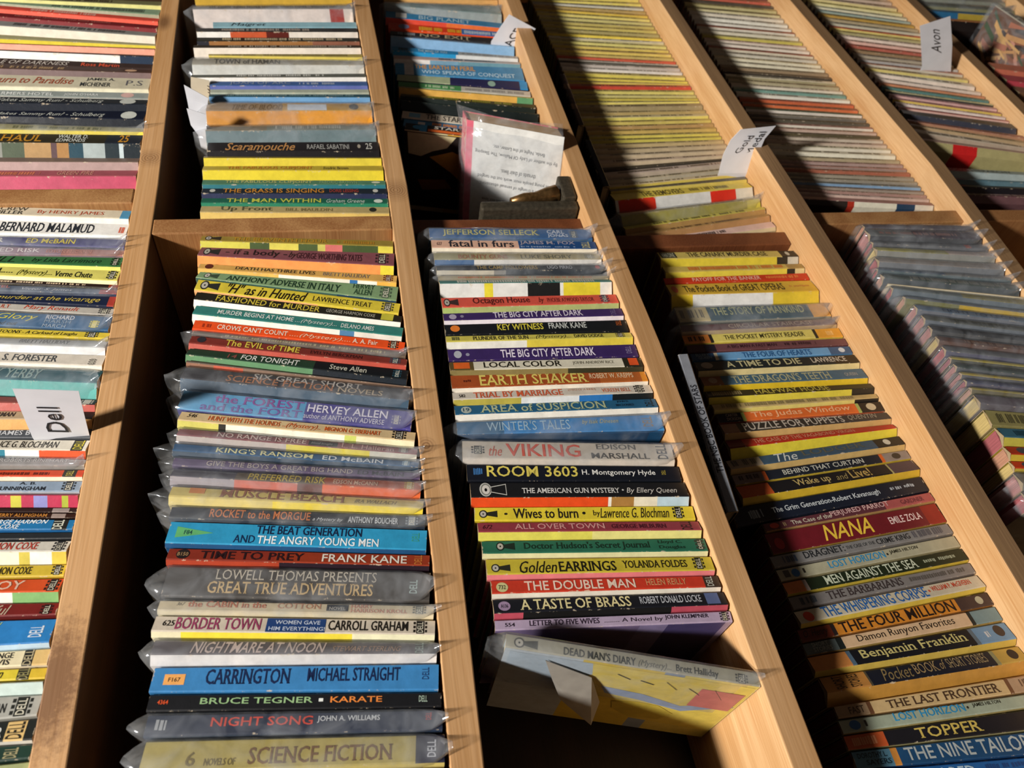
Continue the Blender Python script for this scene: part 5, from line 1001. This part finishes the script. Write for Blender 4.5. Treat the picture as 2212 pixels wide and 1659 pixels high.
for s_, y_, w0, w1 in (('By the author of Lady Of Mallow, The Sleeping', 28, .04, .9), ('Bride, Night of the Letter, etc.', 20, .18, .72), ('Trapped in a triangle of sensual obsessions,', 62, .04, .84),
        ('three young people must work out the tangled', 54, .04, .86), ('threads of their lives.', 46, .25, .62), ('had set out to marry a man she did not love', 80, .04, .8), ('her frustrated lover, Brian found herself', 88, .04, .8), ('accustomed to town, Unable to', 96, .1, .8)):
    vs, fs, (xa, xb_, ya, yb) = TXT[(s_, '')]
    mesh_obj('back_cover_text', [PB(w0 + (x - xa) / (xb_ - xa) * (w1 - w0), y_ + 5.0 * (y - ya) / (yb - ya), 0, .25) for x, y in vs], fs, M_MARKER, rb, base=o)
n_ = 9; v, f = [], []
for i in range(n_ + 1):
    y = -5 + i * (LB + 4) / n_
    for w, t_ in ((1.02, 1.2), (1.04, 0.5), (1.03, -.15), (.7, -.2), (.35, -.2), (-.0, -.15)):
        nz = noise.noise(Vector((w * 3, y * .05, 3.0))) * .12
        v.append(PB(w + (.05 if i == 0 and w > .9 else 0), y - (5 if i == 0 and (w > .9 or w < .1) else 0), (t_ if i else t_ * .4 + .5) + nz))
for i in range(n_):
    for j in range(5): a = i * 6 + j; f.append((a, a + 1, a + 7, a + 6))
mesh_obj('plastic_sleeve', v, f, M_SLEEVE, rb, base=o, smooth=True)

# old metal bookend against the divider of the third column
M_IRON = plain('worn_iron', '4a4438', 0.5, 0.4, 300, .35); M_BRZ = plain('worn_bronze', '8c6c44', 0.35, 0.8, 260, .4)
xe = at(1100, 474, 18).x + 4.0; ze = top('C', xe + 50) + .6
be = thing('bookend', 'dark worn metal bookend with a bronze figure beside the third column divider', 'bookend', (xe + 20, 60, ze))
def bx(name, x0, x1, y0, y1, z0, z1, mat, w=1.2):
    v, f = prism([(x0, z0), (x1, z0), (x1, z1), (x0, z1)], y0, y1); return bevelled(mesh_obj(name, v, f, mat, be, base=(xe + 20, 60, ze)), w)
bx('end_plate', xe, xe + 12, 8, 118, ze, ze + 98, M_IRON, 2.0)
bx('foot_plate', xe + 12.2, xe + 46, 4, 118, ze, ze + 14, M_IRON, 2.0)
path = [(xe + 16, 12, ze + 66, 3.5), (xe + 19, 11, ze + 52, 5.5), (xe + 21, 11, ze + 40, 5), (xe + 24, 11, ze + 28, 7.5), (xe + 27, 12, ze + 18, 9), (xe + 28, 14, ze + 14, 6)]
v, f = [], []
for k, (x, y, z, r) in enumerate(path):
    for j in range(12): an = j * math.pi / 6; v.append((x + r * math.cos(an), y + r * math.sin(an), z + .25 * r * math.cos(an)))
for k in range(len(path) - 1):
    for j in range(12): a, b = k * 12 + j, k * 12 + (j + 1) % 12; f.append((a, b, b + 12, a + 12))
f += [tuple(range(12))[::-1], tuple(range(len(v) - 12, len(v)))]
mesh_obj('bronze_figure', v, f, M_BRZ, be, base=(xe + 20, 60, ze), smooth=True)

# the picture on the last Star book's front, third column above the divider
B_, r_, b_ = LAST['3F']
for h_, pts in (('241c1a', [(0, 0), (1, 0), (1, 100), (0, 100)]), ('c8bc90', [(.02, 1), (.36, 1), (.3, 16), (.2, 22), (.12, 30), (.03, 28)]), ('c08838', [(.18, 30), (.34, 20), (.5, 30), (.56, 52), (.46, 66), (.34, 48)]),
                ('8c5428', [(.1, 62), (.3, 58), (.36, 70), (.14, 76)]), ('b8ac84', [(.56, 8), (.6, 30), (.54, 44), (.52, 24)]), ('a03c20', [(.4, 8), (.5, 14), (.52, 24), (.44, 22)]), ('2c2c30', [(.06, 40), (.16, 34), (.26, 52), (.1, 56)])):
    o_ = .1 if h_ == '241c1a' else .2
    v = [Vector(B_.P(u, 0, y + B_.cy)) - Vector((o_, 0, 0)) for u, y in pts]
    mesh_obj('cover_art', v, [tuple(range(len(v)))], M_INK, r_, [hexc(h_)], None, b_)
# bagged book with a crowded brown cover at the top of the last column
P1, P2 = at(2150, 12, -24), at(2262, 88, -24); hv = (P1 - P2).normalized() * 163
AB = FrameBook(P1 - hv, hv, (0, 1, 0), Vector((hv.z, 0, -hv.x)).normalized() * 12, 104.0)
if AB.tv.x < 0: AB.tv = -AB.tv
ra = thing('paperback_book', 'bagged paperback with a crowded brown and tan cover picture leaning in the last column', 'book', P1 - hv, 'paperbacks in the last column')
build_book(AB, segs('d8d0b8'), segs('6c4c38'), ra, P1 - hv, 'b09078', [('@dash', .05, .95, .2, .8, '5c5040', '')], rnd, True)
for q in range(80):
    u, y = rnd.uniform(.0, .8), rnd.uniform(1, 94); a_ = rnd.uniform(-1.2, 1.6); L1, w1 = rnd.uniform(.08, .26), rnd.uniform(3, 8)
    pts = [(u, y), (u + L1, y + 90 * L1 * a_), (u + L1 + .01, y + 90 * L1 * a_ + w1), (u + .01, y + w1)]
    v = [Vector(AB.P(min(.99, max(.01, u_)), 0, min(103, max(1, y_)))) - AB.tv.normalized() * (.1 + .006 * q) for u_, y_ in pts]
    mesh_obj('cover_art', v, [(0, 1, 2, 3)], M_INK, ra, [hexc(rnd.choice(['b88c60', 'c8a06c', '8c5c48', '3c2c24', 'c08c78', '4c5c48', 'a8705c']))], None, P1 - hv)
